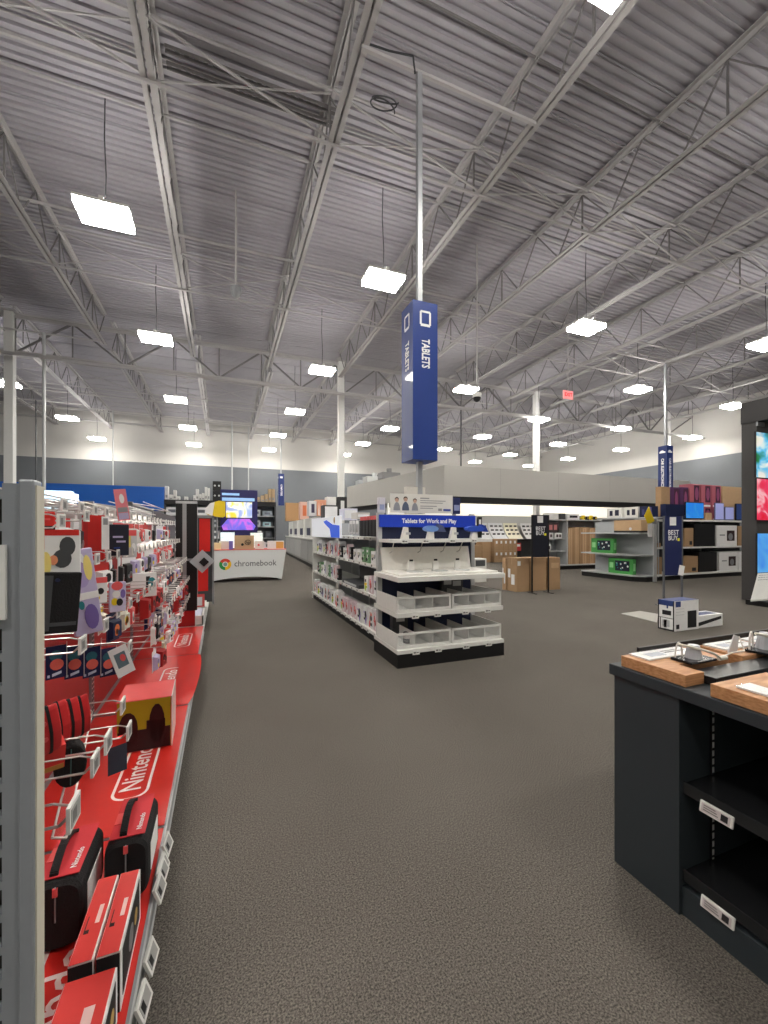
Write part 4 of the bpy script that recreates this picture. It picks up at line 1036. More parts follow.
MB().box(at(36, 505, Y=12.4).x, at(70, 505, Y=12.4).x, .02, .28, 0, a.z-.2).build('pedestal', WHITE, t)
SX0 = at(164, 500, Y=YW).x; SX1 = at(276, 500, Y=YW).x
nb = 4; wb = (SX1-SX0)/nb; ztop = 2.5
wares = [K(200, 206, 214), K(150, 160, 172), K(90, 94, 102), K(228, 230, 234), K(170, 205, 215)]
WP = [Proto(lambda c=c, w=w, h=h: (lambda q: (MB().box(-w/2, w/2, 0, .3, 0, h).build('body', c, q), MB().box(-w*.3, w*.3, -.002, 0, h*.3, h*.7).build('print', K(110, 116, 126), q), q)[2])(thing('retail_carton', None, 'box'))) for c, w, h in zip(wares, (.3, .36, .22, .4, .28), (.24, .2, .26, .28, .18))]
for i in range(nb):
    x0 = SX0+i*wb
    t = thing('tall_shelving', 'black wall shelf bay behind the white table, %s from the blue fascia' % OW[i], 'shelf unit', (x0, YW, 0), group='black wall shelving')
    MB().box(0, wb, .5, .55, 0, ztop).build('back_panel', K(120, 126, 132), t)
    MB().box(0, wb, 0, .5, ztop-.18, ztop).build('valance', BLACK, t)
    MB().box(0, wb, 0, .5, 0, .14).build('kick_base', BLACK, t)
    for k in (0, 1): MB().box(k*(wb-.06), k*(wb-.06)+.06, .0, .5, .14, ztop-.18).build('upright', DGREY, t)
    for z in (.6, 1.05, 1.5, 1.92): MB().box(.06, wb-.06, .02, .5, z, z+.03).build('shelf', K(190, 192, 194), t)
    for zi, z in enumerate((.63, 1.08, 1.53, 1.95)):
        x = x0+.25; j = 0
        while x < x0+wb-.2:
            WP[random.choice((0, 0, 1, 3, 3, 4, 2))].put((x, YW+.08, z), label='carton %s from left, shelf %s from below, black bay %s' % (OW[j], OW[zi], OW[i]), group='cartons on the wall shelving'); x += random.uniform(.4, .48); j += 1
# speakers and cartons on top of the black shelving
tops = [(164.5, 168.5, 486), (168.5, 173, 494.5), (173, 176.5, 490), (176.5, 180, 496), (184, 188, 496.5), (193, 196, 495), (195.5, 199, 489), (199, 201.5, 494), (201.5, 204.5, 493), (204.5, 207.5, 487), (207.5, 210, 488), (257, 260, 497), (261, 264.5, 495.5), (265, 268, 494), (268.5, 271.5, 489), (271.5, 275, 489)]
for k, (u0, u1, v) in enumerate(tops):
    a = at(u0, v, Y=YW+.1); b = at(u1, v, Y=YW+.1)
    q = thing('speaker_carton', '%s carton standing on the black valance, %s from the left' % ('white' if k < 11 else 'tan', OW[k]), 'box', ((a.x+b.x)/2, YW+.1, ztop), group='cartons on top of the black shelving')
    w = (b.x-a.x)/2-.008; h = a.z-ztop
    MB().box(-w, w, 0, .3, 0, h).build('body', K(222, 222, 220) if k < 11 else K(196, 168, 130), q, bevel=.004)
    MB().box(-w*.6, w*.6, -.002, 0, h*.15, h*.35).build('print', K(150, 150, 150), q)
for k in range(4):
    a = at(212+4.2*(k % 2), 491 if k > 1 else 499, Y=YW+.1); s = .155
    q = thing('black_carton', 'black carton with white dot in the stack of four on the black shelving, %s' % ['lower left', 'lower right', 'upper left', 'upper right'][k], 'box', (a.x+.1, YW+.1, ztop+(0 if k < 2 else .38)), group='stack of four black cartons')
    MB().box(-s/2, s/2, 0, .3, 0, .37).build('body', BLACK, q, bevel=.004); MB().disc((0, -.001, .2), (0,-1,0), .035, .002).build('dot', LGREY, q)
# ================================================================ GREY FASCIA AND THE DEPARTMENT BELOW IT
FY = 13.0
xc = at(444.5, 465, Y=FY).x
ztp = at(444.5, 465, Y=FY).z; zbt = at(444.5, 496, Y=FY).z; zbl = zbt-.2
farp = at(347, 487, Z=ztp)
FASC = mat('fascia_grey', (172, 170, 166), .8, scale=2, var=.03)
t = thing('store_fascia', 'long plain grey fascia wall over the white display department', 'fascia', (0, 0, 0))
MB().box(xc, 20.5, FY, FY+.25, zbt, ztp).build('front_panel', FASC, t)
P = [Vector((xc, FY, zbt)), Vector((farp.x, farp.y, zbt)), Vector((farp.x+.25, farp.y, zbt)), Vector((xc+.25, FY+.01, zbt))]
MB().prism(P, (0, 0, ztp-zbt)).build('side_panel', FASC, t)
MB().box(xc+.25, 20.5, FY+.02, FY+.6, zbl, zbt).build('black_soffit', mat('kick_black', (14, 14, 15), .6), t)
P = [Vector((xc+.15, FY+.1, zbl)), Vector((farp.x+.15, farp.y, zbl)), Vector((farp.x+.4, farp.y, zbl)), Vector((xc+.4, FY+.1, zbl))]
MB().prism(P, (0, 0, .2)).build('side_soffit', mat('kick_black', (14, 14, 15), .6), t)
m = MB()
for x in (xc+2.4, xc+5.2, xc+8.0, xc+10.8): m.box(x, x+.006, FY-.001, FY, zbt, ztp)
m.build('panel_joint', DSTEEL, t)
for x in (xc+.6, 20.2): MB().box(x-.05, x+.05, FY+.3, FY+.4, 0, zbl).build('post', GREY, t)
# boxes and gear visible on top of the side
for k, (u, v, c, w, la) in enumerate(((355, 481, (150, 155, 158), .8, 'grey machine on top of the fascia side, leftmost'), (365, 478, (185, 188, 188), 1.0, 'pale grey duct unit on top of the fascia side'), (379, 475.5, (140, 140, 142), .9, 'dark grey duct piece on top of the fascia side, rightmost'))):
    p = at(u, v, Y=20.5-1.6*k); q = thing('roof_unit', la, 'unit', (p.x+.6, p.y, ztp))
    MB().box(-w/2, w/2, 0, .6, 0, .3).build('casing', K(*c), q, bevel=.03); MB().tube((0,.3,.3), (0,.3,.5), .12, 12).build('outlet', K(*c), q)
# white display wall
DY = 17.2
t = thing('lit_display', 'long white lit display wall under the grey fascia', 'display', (0, DY, 0))
xa = 6.9; xb = 21.0
m = MB(); nP = 9
for i in range(nP):
    a = xa+(xb-xa)*i/nP; b = xa+(xb-xa)*(i+1)/nP
    m.box(a+.01, b-.01, 0, .06, 2.1, 2.9)
m.build('lit_header', mat('lit_white', (250, 246, 232), .5, emit=.45, var=0), t)
MB().box(xa, xb, .06, .2, 0, 2.95).build('back_wall', mat('cab_grey2', (196, 196, 194), .6), t)
MB().box(xa, xb, -.35, .06, .9, .94).build('ledge', BLACK, t)
MB().box(xa, xb, -.3, .06, 0, .9).build('lower_cabinet', mat('dk', (48, 48, 50), .6), t)
DISP = [K(215, 217, 220), K(232, 228, 205), K(222, 222, 222)]
def dpanel(i):
    def fn():
        q = thing('sample_board', None, 'display')
        m = MB(); n = 6; vs = []
        for k in range(n+1):
            a = k/n; vs += [(-.42, -.5*(1-a)**2-.0, .02+.78*a), (.42, -.5*(1-a)**2, .02+.78*a)]
        m.add(vs, [(2*k, 2*k+1, 2*k+3, 2*k+2) for k in range(n)])
        m.build('board', DISP[i], q)
        m = MB()
        for a in range(3):
            for b in range(3):
                f = .3+.25*b; y = -.5*(1-f)**2-.02; z = .02+.78*f
                m.box(-.32+a*.26, -.32+a*.26+.15, y-.02, y, z-.03, z+.04)
        m.build('sample', K(70, 72, 76), q)
        return q
    return Proto(fn)
DP = [dpanel(i) for i in range(3)]
for k, x in enumerate((10.75, 11.65, 12.55, 13.45, 14.5, 15.6)):
    DP[[0, 0, 0, 1, 2, 0][k]].put((x, DY-.06, .945), label='curved sample board on the lit display wall, %s from the left' % OW[k], group='curved sample boards')
for (u0, u1, v0, v1, c, la) in ((478, 482, 517, 534, (20, 20, 22), 'black upright panel at the left of the display wall'), (513, 521, 543, 551, (195, 60, 60), 'red and white carton on the low black shelf under the display wall')):
    a = at(u0, v1, Y=DY-.5); b = at(u1, v0, Y=DY-.5); q = thing('display_piece', la, 'display', (0, DY-.5, 0))
    MB().box(a.x, b.x, 0, .1, a.z, b.z).build('body', K(*c), q); MB().box(a.x+.05, b.x-.05, -.003, 0, a.z+(b.z-a.z)*.55, a.z+(b.z-a.z)*.85).build('print', PAPER, q)
    MB().box(a.x, b.x, .02, .12, 0, a.z).build('stand', BLACK, q)
# stacked cartons with white labels
sx, sy = 11.0, 14.9
cp = Proto(lambda: (lambda q: (MB().box(-.118, .118, 0, .45, 0, .5).build('carton', CARD, q, bevel=.004), MB().box(-.045, .045, -.002, 0, .3, .42).build('label_sheet', PAPER, q), q)[2])(thing('labelled_carton', None, 'box')))
for r in range(2):
    for c in range(5):
        cp.put((sx+c*.24, sy, .002+r*.502), label='labelled brown carton, %s from left, %s row of the stack under the display wall' % (OW[c], ['lower', 'upper'][r]), group='stack of ten labelled cartons')
for k, (x, h, la) in enumerate(((10.55, .9, 'plain brown carton left of the labelled stack'), (10.1, .75, 'shorter plain brown carton at the left end of the labelled stack'))):
    q = thing('plain_carton', la, 'box', (x, sy+.1, 0)); MB().box(-.21, .21, 0, .5, 0, h).build('carton', CARD, q, bevel=.005); MB().box(-.21, .21, -.001, 0, h*.5, h*.5+.004).build('seam', K(120, 88, 60), q)
a = at(482, 570, d=11)
q = thing('white_carton', 'white carton with printed lid behind the right edge of the end cap', 'box', (a.x, a.y, 0)); MB().box(-.26, .14, 0, .35, .0, .62).build('carton', WHITE, q, bevel=.005); MB().box(-.2, .1, -.002, 0, .42, .58).build('print', DGREY, q)
# grey shelving with long brown boards (below fascia)
BY_ = 11.3
t = thing('shelf_unit', 'grey shelf unit holding tall brown cartons under the fascia', 'shelf unit', (0, BY_, 0))
ax, bx = 10.25, 13.2
MB().box(ax, bx, 0, .55, 0, .13).build('kick_base', mat('kick_black', (14, 14, 15), .6), t)
MB().box(ax, bx, -.03, .55, .13, .17).build('bottom_shelf', LGREY, t)
MB().box(ax, bx, .5, .54, .1, 1.72).build('back_panel', K(150, 154, 158), t)
for x in (ax, 11.3, 13.1): MB().box(x, x+.05, .0, .54, .13, 1.74).build('side_frame', LGREY, t)
for z, x1 in ((.62, 11.3), (1.05, 11.3)): MB().box(ax, x1, .05, .5, z, z+.03).build('shelf', LGREY, t)
MB().box(ax, bx, .0, .54, 1.72, 1.76).build('top_shelf', LGREY, t)
for k in range(8):
    q = thing('tall_carton', 'tall narrow brown carton, %s from the left on the grey shelf unit' % OW[k], 'box', (11.5+k*.17, BY_+.04+.012*(k % 3), .172), group='tall brown cartons')
    MB().box(-.08, .08, 0, .35, 0, 1.28+.02*(k % 3)).build('carton', CARD if k % 2 else CARD2, q, bevel=.004); MB().box(-.006, .006, -.001, 0, .02, 1.26).build('tape', K(140, 100, 66), q)
for k, (x, w, z, h, c, la) in enumerate(((10.55, .3, 1.082, .2, (222, 222, 222), 'white camera carton on the grey shelf, left'), (10.95, .3, 1.082, .2, (222, 222, 222), 'white camera carton on the grey shelf, right'), (10.7, .5, 1.3, .35, (60, 50, 52), 'dark printed carton pair above the camera cartons'), (10.5, .2, .652, .25, (225, 225, 225), 'white bottle shaped pack on the lower grey shelf'))):
    q = thing('retail_carton', la, 'box', (x, BY_+.02, z)); MB().box(-w/2, w/2, 0, .25, 0, h).build('body', K(*c), q, bevel=.004)
    m = MB().box(-w*.35, -w*.05, -.002, 0, h*.25, h*.75).box(w*.08, w*.35, -.002, 0, h*.25, h*.75); m.build('print', K(70, 60, 64) if c[0] > 100 else K(190, 120, 120), q)
# cartons on top
for k, (u0, u1, v0, c, la, ac) in enumerate(((549, 559, 513, (220, 220, 218), 'white carton on the left of the top grey shelf', None), (561, 566, 513.5, (60, 62, 64), 'dark carton on the top grey shelf', None), (568, 580, 514, (226, 226, 226), 'white carton with dark prints on the top grey shelf', 1))):
    a = at(u0, 519, Y=BY_); b = at(u1, v0, Y=BY_); q = thing('retail_carton', la, 'box', (0, BY_, 1.762)); h = max(.1, b.z-1.762)
    MB().box(a.x, b.x, .02, .3, 0, h).build('body', K(*c), q, bevel=.004)
    if ac: MB().box(a.x+.1, b.x-.1, .017, .02, h*.3, h*.7).build('print', INK, q)
for k in range(7):
    a = at(590+4.0*k, 520, Y=10.6)
    q = thing('toy_pack', 'small black and yellow pack, %s from the left, left of the white cartons' % OW[k], 'box', (a.x, 11.35, 1.762), group='black and yellow packs')
    MB().box(-.045, .045, 0, .1, 0, .12+.03*(k % 2)).build('body', YEL if k % 2 else INK, q, bevel=.006); MB().box(-.03, .03, -.002, 0, .03, .08).build('print', INK if k % 2 else YEL, q)

# ---------------------------------------------------------------- big cartons on the floor and the two sign stands
BC = [(503.5, 507.3, 591, 6.35, .0), (508, 529, 592.5, 6.3, 0), (531, 546.5, 592.5, 6.3, 0), (549, 560, 591.5, 6.3, 0)]
AX = Vector((CA, SA))      # not used for placement, kept for reference of the aisle grid
bigs = [(6.16, 7.83, .26, .13, 'narrow carton at the left rear of the four big floor cartons'), (6.06+.175, 7.5, .35, .32, 'big brown carton with white labels, second of the four on the floor'),
        (6.675, 7.5, .44, .32, 'big brown carton behind the sign stand, third of the four'), (7.135, 7.5, .33, .32, 'big brown carton at the right end of the four on the floor')]
for k, (x, y, w, dp, la) in enumerate(bigs):
    q = thing('floor_carton', la, 'box', (x, y, 0), rz=0, group='big cartons on the carpet')
    h = [.73, .75, .75, .74][k]
    MB().box(-w/2, w/2, 0, dp, 0, h).build('carton', CARD, q, bevel=.006)
    MB().box(-w/2, w/2, dp*.47, dp*.53, h, h+.001).box(-w/2-.001, -w/2, dp*.47, dp*.53, h*.8, h).build('tape', CARD2, q)
    if k < 2:
        m = MB()
        m.box(-w/2-.002, -w/2-.0005, dp*.2, dp*.55, .15, .38); m.box(-w/2-.002, -w/2-.0005, dp*.65, dp*.9, .3, .5)
        if k: m.box(-w/2+.03, -w/2+.11, -.002, -.0005, .58, .68)
        m.build('label_sheet', PAPER, q)
    if k == 3: MB().box(-.1, .12, -.002, -.0005, .5, .62).build('print', CARD2, q)
def sign_stand(x, y, w, zb, zt, legs, label, extra, c):
    t = thing('sign_stand', label, 'sign', (x, y, 0), rz=radians(-8))
    for s in (-1, 1):
        MB().box(s*w/2-.014, s*w/2+.014, -.012, .012, 0.012, zt+.0).build('leg', legs, t)
        MB().box(s*w/2-.02, s*w/2+.02, -.16, .16, 0, .012).build('foot', legs, t)
    m = MB().box(-w/2+.014, w/2-.014, -.01, .01, zb, zt); m.build('panel', c, t)
    m = MB()
    m.text('BEST', (0, -.0125, zt-.30), (1,0,0), (0,0,1), .12, 0, bold=.012, sx=.95); m.text('BUY', (-.01, -.0125, zt-.40), (1,0,0), (0,0,1), .12, 0, bold=.012, sx=.95)
    m.build('word_mark', mat('sign_white', (245, 246, 250), .5, var=0), t)
    MB().box(.09, .14, -.0135, -.0115, zt-.45, zt-.40).build('yellow_tag', mat('tagy', (245, 235, 60), .5), t)
    MB().box(-.08, .06, -.0135, -.0115, zt-.17, zt-.02).build('paper_sheet', PAPER, t)
    if extra:
        MB().box(-.02, .1, -.0145, -.0115, zb+.02, zb+.2, 0, Matrix.Rotation(radians(12), 4, 'Y')).build('hanging_card', PAPER, t)
    return t
sign_stand(6.47, 7.22, .40, .78, 1.70, BLACK, 'black legged sign stand in front of the big cartons', False, mat('stand_navy', (14, 18, 34), .5))
p = at(672.8, 560, d=7.5)
sign_stand(p.x, p.y, .40, .55, 1.62, mat('leg_grey', (90, 92, 98), .5), 'dark blue sign stand on grey legs behind the white printer box', True, mat('stand_blue', (22, 34, 84), .5))

# ---------------------------------------------------------------- right hand gondola with the green boxes
t = thing('end_shelving', 'grey end shelving with the green boxes, left end of the right gondola', 'shelf unit', (0, 0, 0))
ex0, ex1, ey0, ey1 = 10.18, 10.78, 7.72, 9.62
def shp(z, th, x0, ch=.25): return [(x0, ey0+ch, z), (x0+ch, ey0, z), (ex1, ey0, z), (ex1, ey1, z), (x0, ey1, z)]
MB().prism(shp(0, 0, ex0+.03), (0, 0, .13)).build('kick_base', mat('kick_black', (14, 14, 15), .6), t)
for z in (.13, .68, 1.27): MB().prism(shp(z, 0, ex0), (0, 0, .035)).build('shelf', LGREY, t)
MB().box(ex1-.02, ex1+.02, ey0, ey1, .1, 1.62).build('back_panel', K(168, 172, 175), t)
MB().box(ex0+.5, ex1+.02, ey0-.03, ey0, 0, 1.7).build('side_frame', LGREY, t)
def green_box(label, x, y, z):
    q = thing('game_box', label, 'box', (x, y, z), rz=0, group='green boxes')
    MB().box(0, .12, -.38, .38, 0, .42).build('carton', GREEN, q, bevel=.004)
    m = MB().box(-.003, 0, -.28, .16, .08, .36, 0)
    r = random.Random(5)
    for k in range(14): m.disc((-.003, r.uniform(-.24, .12), r.uniform(.12, .32)), (-1,0,0), r.uniform(.015, .03), .001, 1+k % 2, 8)
    m.box(-.002, 0, .22, .34, .15, .3, 3); m.box(.02, .1, -.383, -.38, .1, .3, 3)
    m.build('print', [mat('green_dark', (22, 24, 48), .5), PAPER, TEAL, mat('green_pale', (150, 215, 150), .5)], q)
green_box('green box with dark picture on the middle shelf of the end shelving', 10.27, 8.95, .717)
green_box('green box with dark picture on the bottom shelf of the end shelving', 10.3, 8.38, .167)
a = at(620, 532, X=10.3); b = at(646, 514, X=10.3)
q = thing('carton', 'brown carton with a dark base on the top end shelf', 'box', (10.3, 8.12, 1.307)); MB().box(0, .35, -.36, .46, .05, .34).build('carton', CARD2, q, bevel=.005); MB().box(-.0, .35, -.36, .46, 0, .05).build('base_strip', INK, q); MB().disc((-.001, -.05, .1), (-1,0,0), .04, .002).build('dot', PAPER, q)
# white camera cartons above
MB1 = thing('carton_shelf', 'high grey shelf above the green boxes carrying the white cartons', 'shelf unit', (10.8, 0, 0))
MB().box(.06, .45, 7.75, 9.6, 1.70, 1.73).build('top_shelf', LGREY, MB1); MB().box(.2, .24, 7.8, 9.6, .1, 1.70).build('panel', K(168, 172, 175), MB1)
for k, (y, w, la, c) in enumerate(((9.05, .5, 'white carton with two dark cameras on the high shelf above the green boxes', 0), (8.5, .42, 'second white carton with dark picture on the high shelf', 0), (8.06, .35, 'dark blue carton at the right end of the high shelf', 1))):
    q = thing('camera_carton', la, 'box', (10.87, y, 1.732), group='cartons on the high shelf'); MB().box(0, .25, -w/2, w/2, 0, .3).build('carton', WHITE if not c else NAVY, q, bevel=.004)
    m = MB().box(-.002, 0, -w*.32, -w*.06, .07, .24).box(-.002, 0, w*.1, w*.3, .07, .22); m.build('print', K(35, 36, 60) if not c else K(60, 60, 110), q)
# yellow tag + white paper hanging at the post
p = at(649, 520, d=10.4)
q = thing('corner_sign', 'yellow triangular flag with purple edge and white sheet hanging at the right gondola corner', 'sign', p)
MB().prism([(-.16, 0, .1), (.0, 0, .34), (.2, 0, -.02), (-.02, 0, -.12)], (0, .01, 0)).build('yellow_flag', YEL, q)
MB().prism([(.0, .012, .28), (.1, .012, .32), (.16, .012, .05), (.14, .012, .0)], (0, .01, 0)).build('purple_edge', PURP, q)
MB().box(-.04, .12, .0, .006, -.42, -.08).build('white_sheet', PAPER, q)
MB().box(.05, .3, .02, .03, -.1, .02).build('bracket', GREY, q)

# main right gondola (faces the camera)
t = thing('long_gondola', 'long shelf run with monitors and cartons at the right of the hall', 'shelf unit', (0, 0, 0))
rx0, rx1, ry = 10.85, 15.6, 7.78
MB().box(rx0, rx1, ry+.04, ry+.6, 0, .12).build('kick_base', mat('kick_black', (14, 14, 15), .6), t)
for z, th in ((.12, .05), (.86, .045), (1.62, .045)): MB().box(rx0, rx1, ry, ry+.58, z, z+th).build('shelf', WHITE, t)
MB().box(rx0, rx1, ry+.58, ry+.62, .1, 1.62).build('back_panel', K(60, 62, 66), t)
for x in (rx0-.03, 13.2): MB().box(x, x+.05, ry+.3, ry+.6, 0, 1.62).build('upright', GREY, t)
MB().box(rx0-.06, rx0-.03, ry-.02, ry+.55, 0, 1.68).build('end_post', LGREY, t)
def on_run(name, label, cat, u0, u1, v0, z, c, dep=.3, art=None, yy=.03, grp=None):
    Y = ry+yy; a = at(u0, 540, Y=Y); b = at(u1, v0, Y=Y); h = b.z-z; w = (b.x-a.x)/2-.004
    q = thing(name, label, cat, ((a.x+b.x)/2, Y, z), group=grp); MB().box(-w, w, 0, dep, 0, h).build('body', c, q, bevel=.004)
    if art: art(q, w, h)
    return q
def darkpic(q, w, h): MB().box(w*.0, w*.75, -.003, 0, h*.25, h*.75, 0).box(-w*.7, -w*.2, -.003, 0, h*.5, h*.56, 1).disc((w*.35, -.003, h*.45), (0,-1,0), w*.22, .002, 1).build('print', [mat('pic_dark', (48, 28, 32), .5), GREY], q)
def blackmark(q, w, h): MB().box(w*.1, w*.7, -.003, 0, h*.1, h*.3).build('print', INK, q)
zb_, zm, zt_ = .172, .907, 1.667
on_run('carton', 'brown carton at the far left of the bottom shelf of the right gondola', 'box', 655, 662, 557, zb_, CARD)
on_run('carton', 'brown carton with a black mark on the bottom shelf, right of the sign stand', 'box', 684.5, 698, 556, zb_, CARD, .3, blackmark)
on_run('carton', 'black monitor carton on the bottom shelf of the right gondola', 'box', 699, 717, 552, zb_, mat('blk_box', (26, 26, 28), .4), .4)
on_run('monitor_box', 'white box with a dark picture on the bottom shelf', 'box', 719, 738, 551.5, zb_, PAPER, .4, darkpic)
on_run('monitor_box', 'second white box with a dark picture, at the bottom shelf right end', 'box', 738.5, 758, 551, zb_, PAPER, .4, darkpic)
on_run('carton', 'brown carton with a flat top on the middle shelf, far left', 'box', 654, 661, 543, zm, CARD)
on_run('carton', 'brown carton with a black mark on the middle shelf, right of the sign stand', 'box', 684.5, 693.5, 528, zm, CARD, .3, blackmark)
on_run('carton', 'black monitor carton on the middle shelf', 'box', 694.5, 715, 524, zm, mat('blk_box', (26, 26, 28), .4), .4)
on_run('monitor_box', 'white box with a dark picture on the middle shelf', 'box', 716.5, 737, 525.5, zm, PAPER, .4, darkpic)
on_run('carton', 'brown carton at the right end of the middle shelf', 'box', 738, 745, 526, zm, CARD)
# top of the run
def ppl(q, w, h):
    m = MB(); m.box(-w*.2, w*.8, -.002, 0, h*.25, h*.95, 0); m.prism([(w*.3+w*.35*cos(2*pi*i/12), -.003, h*.6+h*.28*sin(2*pi*i/12)) for i in range(12)], (0, -.001, 0), 1); m.box(-w*.8, w*.8, -.002, 0, h*.06, h*.14, 2)
    m.build('print', [mat('pp1', (70, 34, 58), .5), mat('pp2', (150, 80, 120), .5), PAPER], q)
PK = mat('pink_box', (178, 98, 112), .5)
on_run('carton', 'tall brown carton at the left end of the top of the right gondola', 'box', 661, 670, 487, zt_, CARD, .16, None, .15)
for k, (u0, u1) in enumerate(((670.5, 679.5), (680, 688.5))):
    on_run('gaming_box', 'dark purple box with figure art on the top shelf, %s' % ['left of the pair', 'right of the pair'][k], 'box', u0, u1, 487.5, zt_, mat('purple_box', (88, 50, 92), .5), .3, ppl, .2, 'purple figure boxes')
for k, (u0, u1) in enumerate(((689.5, 700.5), (701, 711.5), (712, 721))):
    q = on_run('gaming_box', 'pink figure box in the lower layer of the tall group, %s from left' % OW[k], 'box', u0, u1, 508, zt_, PK, .3, ppl, .22, 'pink figure boxes')
    q = on_run('gaming_box', 'pink figure box in the upper layer of the tall group, %s from left' % OW[k], 'box', u0, u1, 484.5, 0, PK, .01, None, .22, 'pink figure boxes')
    z0 = at(700, 508, Y=ry+.22).z; z1 = at(700, 484.5, Y=ry+.22).z
    for ch in list(q.children): bpy.data.objects.remove(ch)
    q.location.z = z0+.001; w = (at(u1, 500, Y=ry+.22).x-at(u0, 500, Y=ry+.22).x)/2-.004
    MB().box(-w, w, 0, .3, 0, z1-z0).build('body', PK, q, bevel=.004); ppl(q, w, z1-z0)
on_run('carton', 'big brown carton on the top shelf right of the pink boxes', 'box', 722.5, 744, 487.5, zt_, CARD2, .3, None, .2)
on_run('navy_box', 'dark navy box on the top shelf behind the sign stand', 'box', 665.5, 684.5, 504.5, zt_, NAVY, .15, None, .02)
def sc2(c):
    def f(q, w, h): MB().box(-w+.02, w-.02, -.003, 0, .03, h-.02).build('screen', c, q)
    return f
on_run('tablet_display', 'screen showing a bright blue desktop on the top shelf', 'screen', 685.5, 704, 502.5, zt_+.02, BLACK, .03, sc2(picture('blue_desk', [(0, (20, 90, 200)), (.5, (40, 140, 235)), (1, (130, 190, 240))], 2.5, .3)), .01)
on_run('folding_display', 'pale lilac folded laptop stand on the top shelf', 'screen', 715, 724, 503, zt_, mat('lilac_dark', (110, 112, 150), .4), .03, sc2(mat('lil_s', (150, 155, 205), .4, emit=.3)), .01)
on_run('folding_display', 'second lilac folded stand beside the first, lower', 'screen', 725, 734, 507, zt_, mat('lilac_dark', (110, 112, 150), .4), .06, sc2(mat('lil_s', (150, 155, 205), .4, emit=.3)), .01)
on_run('dark_display', 'dark screen with a blue edge at the right end of the top shelf', 'screen', 736, 748, 504, zt_, INK, .04, sc2(mat('dk_s', (40, 60, 110), .4, emit=.2)), .01)
on_run('small_carton', 'tiny tan carton between the two screens on the top shelf', 'box', 706, 712, 513, zt_, CARD2, .08, None, .01)

# ---------------------------------------------------------------- L shaped printer box on the carpet and the floor plate
t = thing('printer_box', 'white and blue printer box standing on the carpet', 'box', (0, 0, 0))
bx0, bx1, by0, by1, bh = 5.64, 6.14, 3.78, 4.0, .405
MB().box(bx0, bx1, by0, by1, 0, bh).build('carton', PAPER, t, bevel=.003)
m = MB().box(bx0, bx1-.001, by0, by1, bh, bh+.001, 0)
m.box(bx0-.002, bx0, by0, by1, bh-.07, bh, 0); m.box(bx0-.002, bx0, by0, by1, 0, .02, 1); m.box(bx0-.002, bx0, by0, by0+.015, 0, bh, 1); m.box(bx0-.002, bx0, by1-.015, by1, 0, bh, 1)
m.box(bx0-.003, bx0, by0+.04, by1-.06, .21, .27, 1); m.box(bx0-.003, bx0, by0+.08, by1-.12, .3, .35, 0)
m.box(bx0-.002, bx0, by0, by1, .165, .172, 1); m.box(bx0-.003, bx0, by0+.06, by0+.16, .05, .14, 2); m.box(bx0-.003, bx0, by1-.12, by1-.08, .04, .14, 1); m.box(bx0-.002, bx0, by0+.18, by0+.19, .02, .165, 1)
m.box(bx0+.03, bx0+.13, by0-.002, by0, bh-.08, bh-.005, 0); m.box(bx0+.27, bx0+.45, by0-.002, by0, .03, .26, 1); m.box(bx0+.04, bx0+.1, by0-.002, by0, .03, .09, 1)
for z in (.3, .26, .22): m.box(bx0+.04, bx0+.2, by0-.002, by0, z-.005, z, 2)
m.build('print', [mat('box_blue', (40, 62, 120), .5), INK, LGREY], t)
t = thing('flat_box', 'low white box with a black stripe beside the printer box', 'box', (0, 0, 0))
MB().box(bx1+.004, bx1+.54, by0+.01, by1+.02, 0, .17).build('carton', PAPER, t, bevel=.003)
m = MB().prism([(bx1+.01, by0+.008, .03), (bx1+.5, by0+.008, .1), (bx1+.5, by0+.008, .14), (bx1+.01, by0+.008, .08)], (0, -.002, 0), 0); m.box(bx1+.02, bx1+.48, by0+.05, by1-.03, .17, .171, 1)
m.build('print', [INK, mat('box_blue2', (70, 84, 120), .5)], t)
P = [at(621, 613.5, Z=.004), at(640, 611, Z=.004), at(658, 614, Z=.004), at(657, 622.5, Z=.004)]
tag(MB().prism([p-Vector((0, 0, .004)) for p in P], (0, 0, .006)).build('floor_plate', mat('floor_plate', (158, 156, 150), .45, .2)), 'flat pale rectangular plate on the carpet left of the printer box', 'floor plate')

# ---------------------------------------------------------------- dark screen tower at the right edge
t = thing('screen_tower', 'tall dark grey display wall with two bright screens at the right edge', 'display', (0, 0, 0))
DKW = mat('display_dark', (66, 64, 64), .5)
ux0, ux1, uy0, uy1 = 9.55, 12.6, 4.84, 5.09
MB().box(ux0, ux1, uy0, uy1, 0, 3.45).build('cabinet', DKW, t, bevel=.004)
MB().box(ux0-.02, ux1, uy0-.25, uy1, 3.45, 3.86).build('header', mat('display_header', (50, 48, 49), .5), t)
MB().box(ux0-.02, ux0+.2, uy0-.03, uy0, 3.36, 3.44).build('trim_strip', GREY, t)
SY = uy0-.03
def zz(v): return at(762, v, Y=SY).z
sxa = at(756, 500, Y=SY).x
S1 = thing('mounted_screen', 'upper screen with a green and blue landscape on the dark display wall', 'screen', (0, SY, 0), group='screens of the dark display wall')
MB().box(sxa, sxa+1.9, 0, .03, zz(478), zz(432)).build('frame', BLACK, S1)
MB().box(sxa+.012, sxa+1.88, -.004, 0, zz(477.5), zz(432.7)).build('picture', picture('land', [(0, (15, 60, 70)), (.35, (30, 120, 60)), (.5, (90, 190, 235)), (.62, (240, 240, 230)), (1, (90, 160, 60))], 2.2, .3), S1)
S2 = thing('mounted_screen', 'lower screen with a red and pink picture on the dark display wall', 'screen', (0, SY, 0), group='screens of the dark display wall')
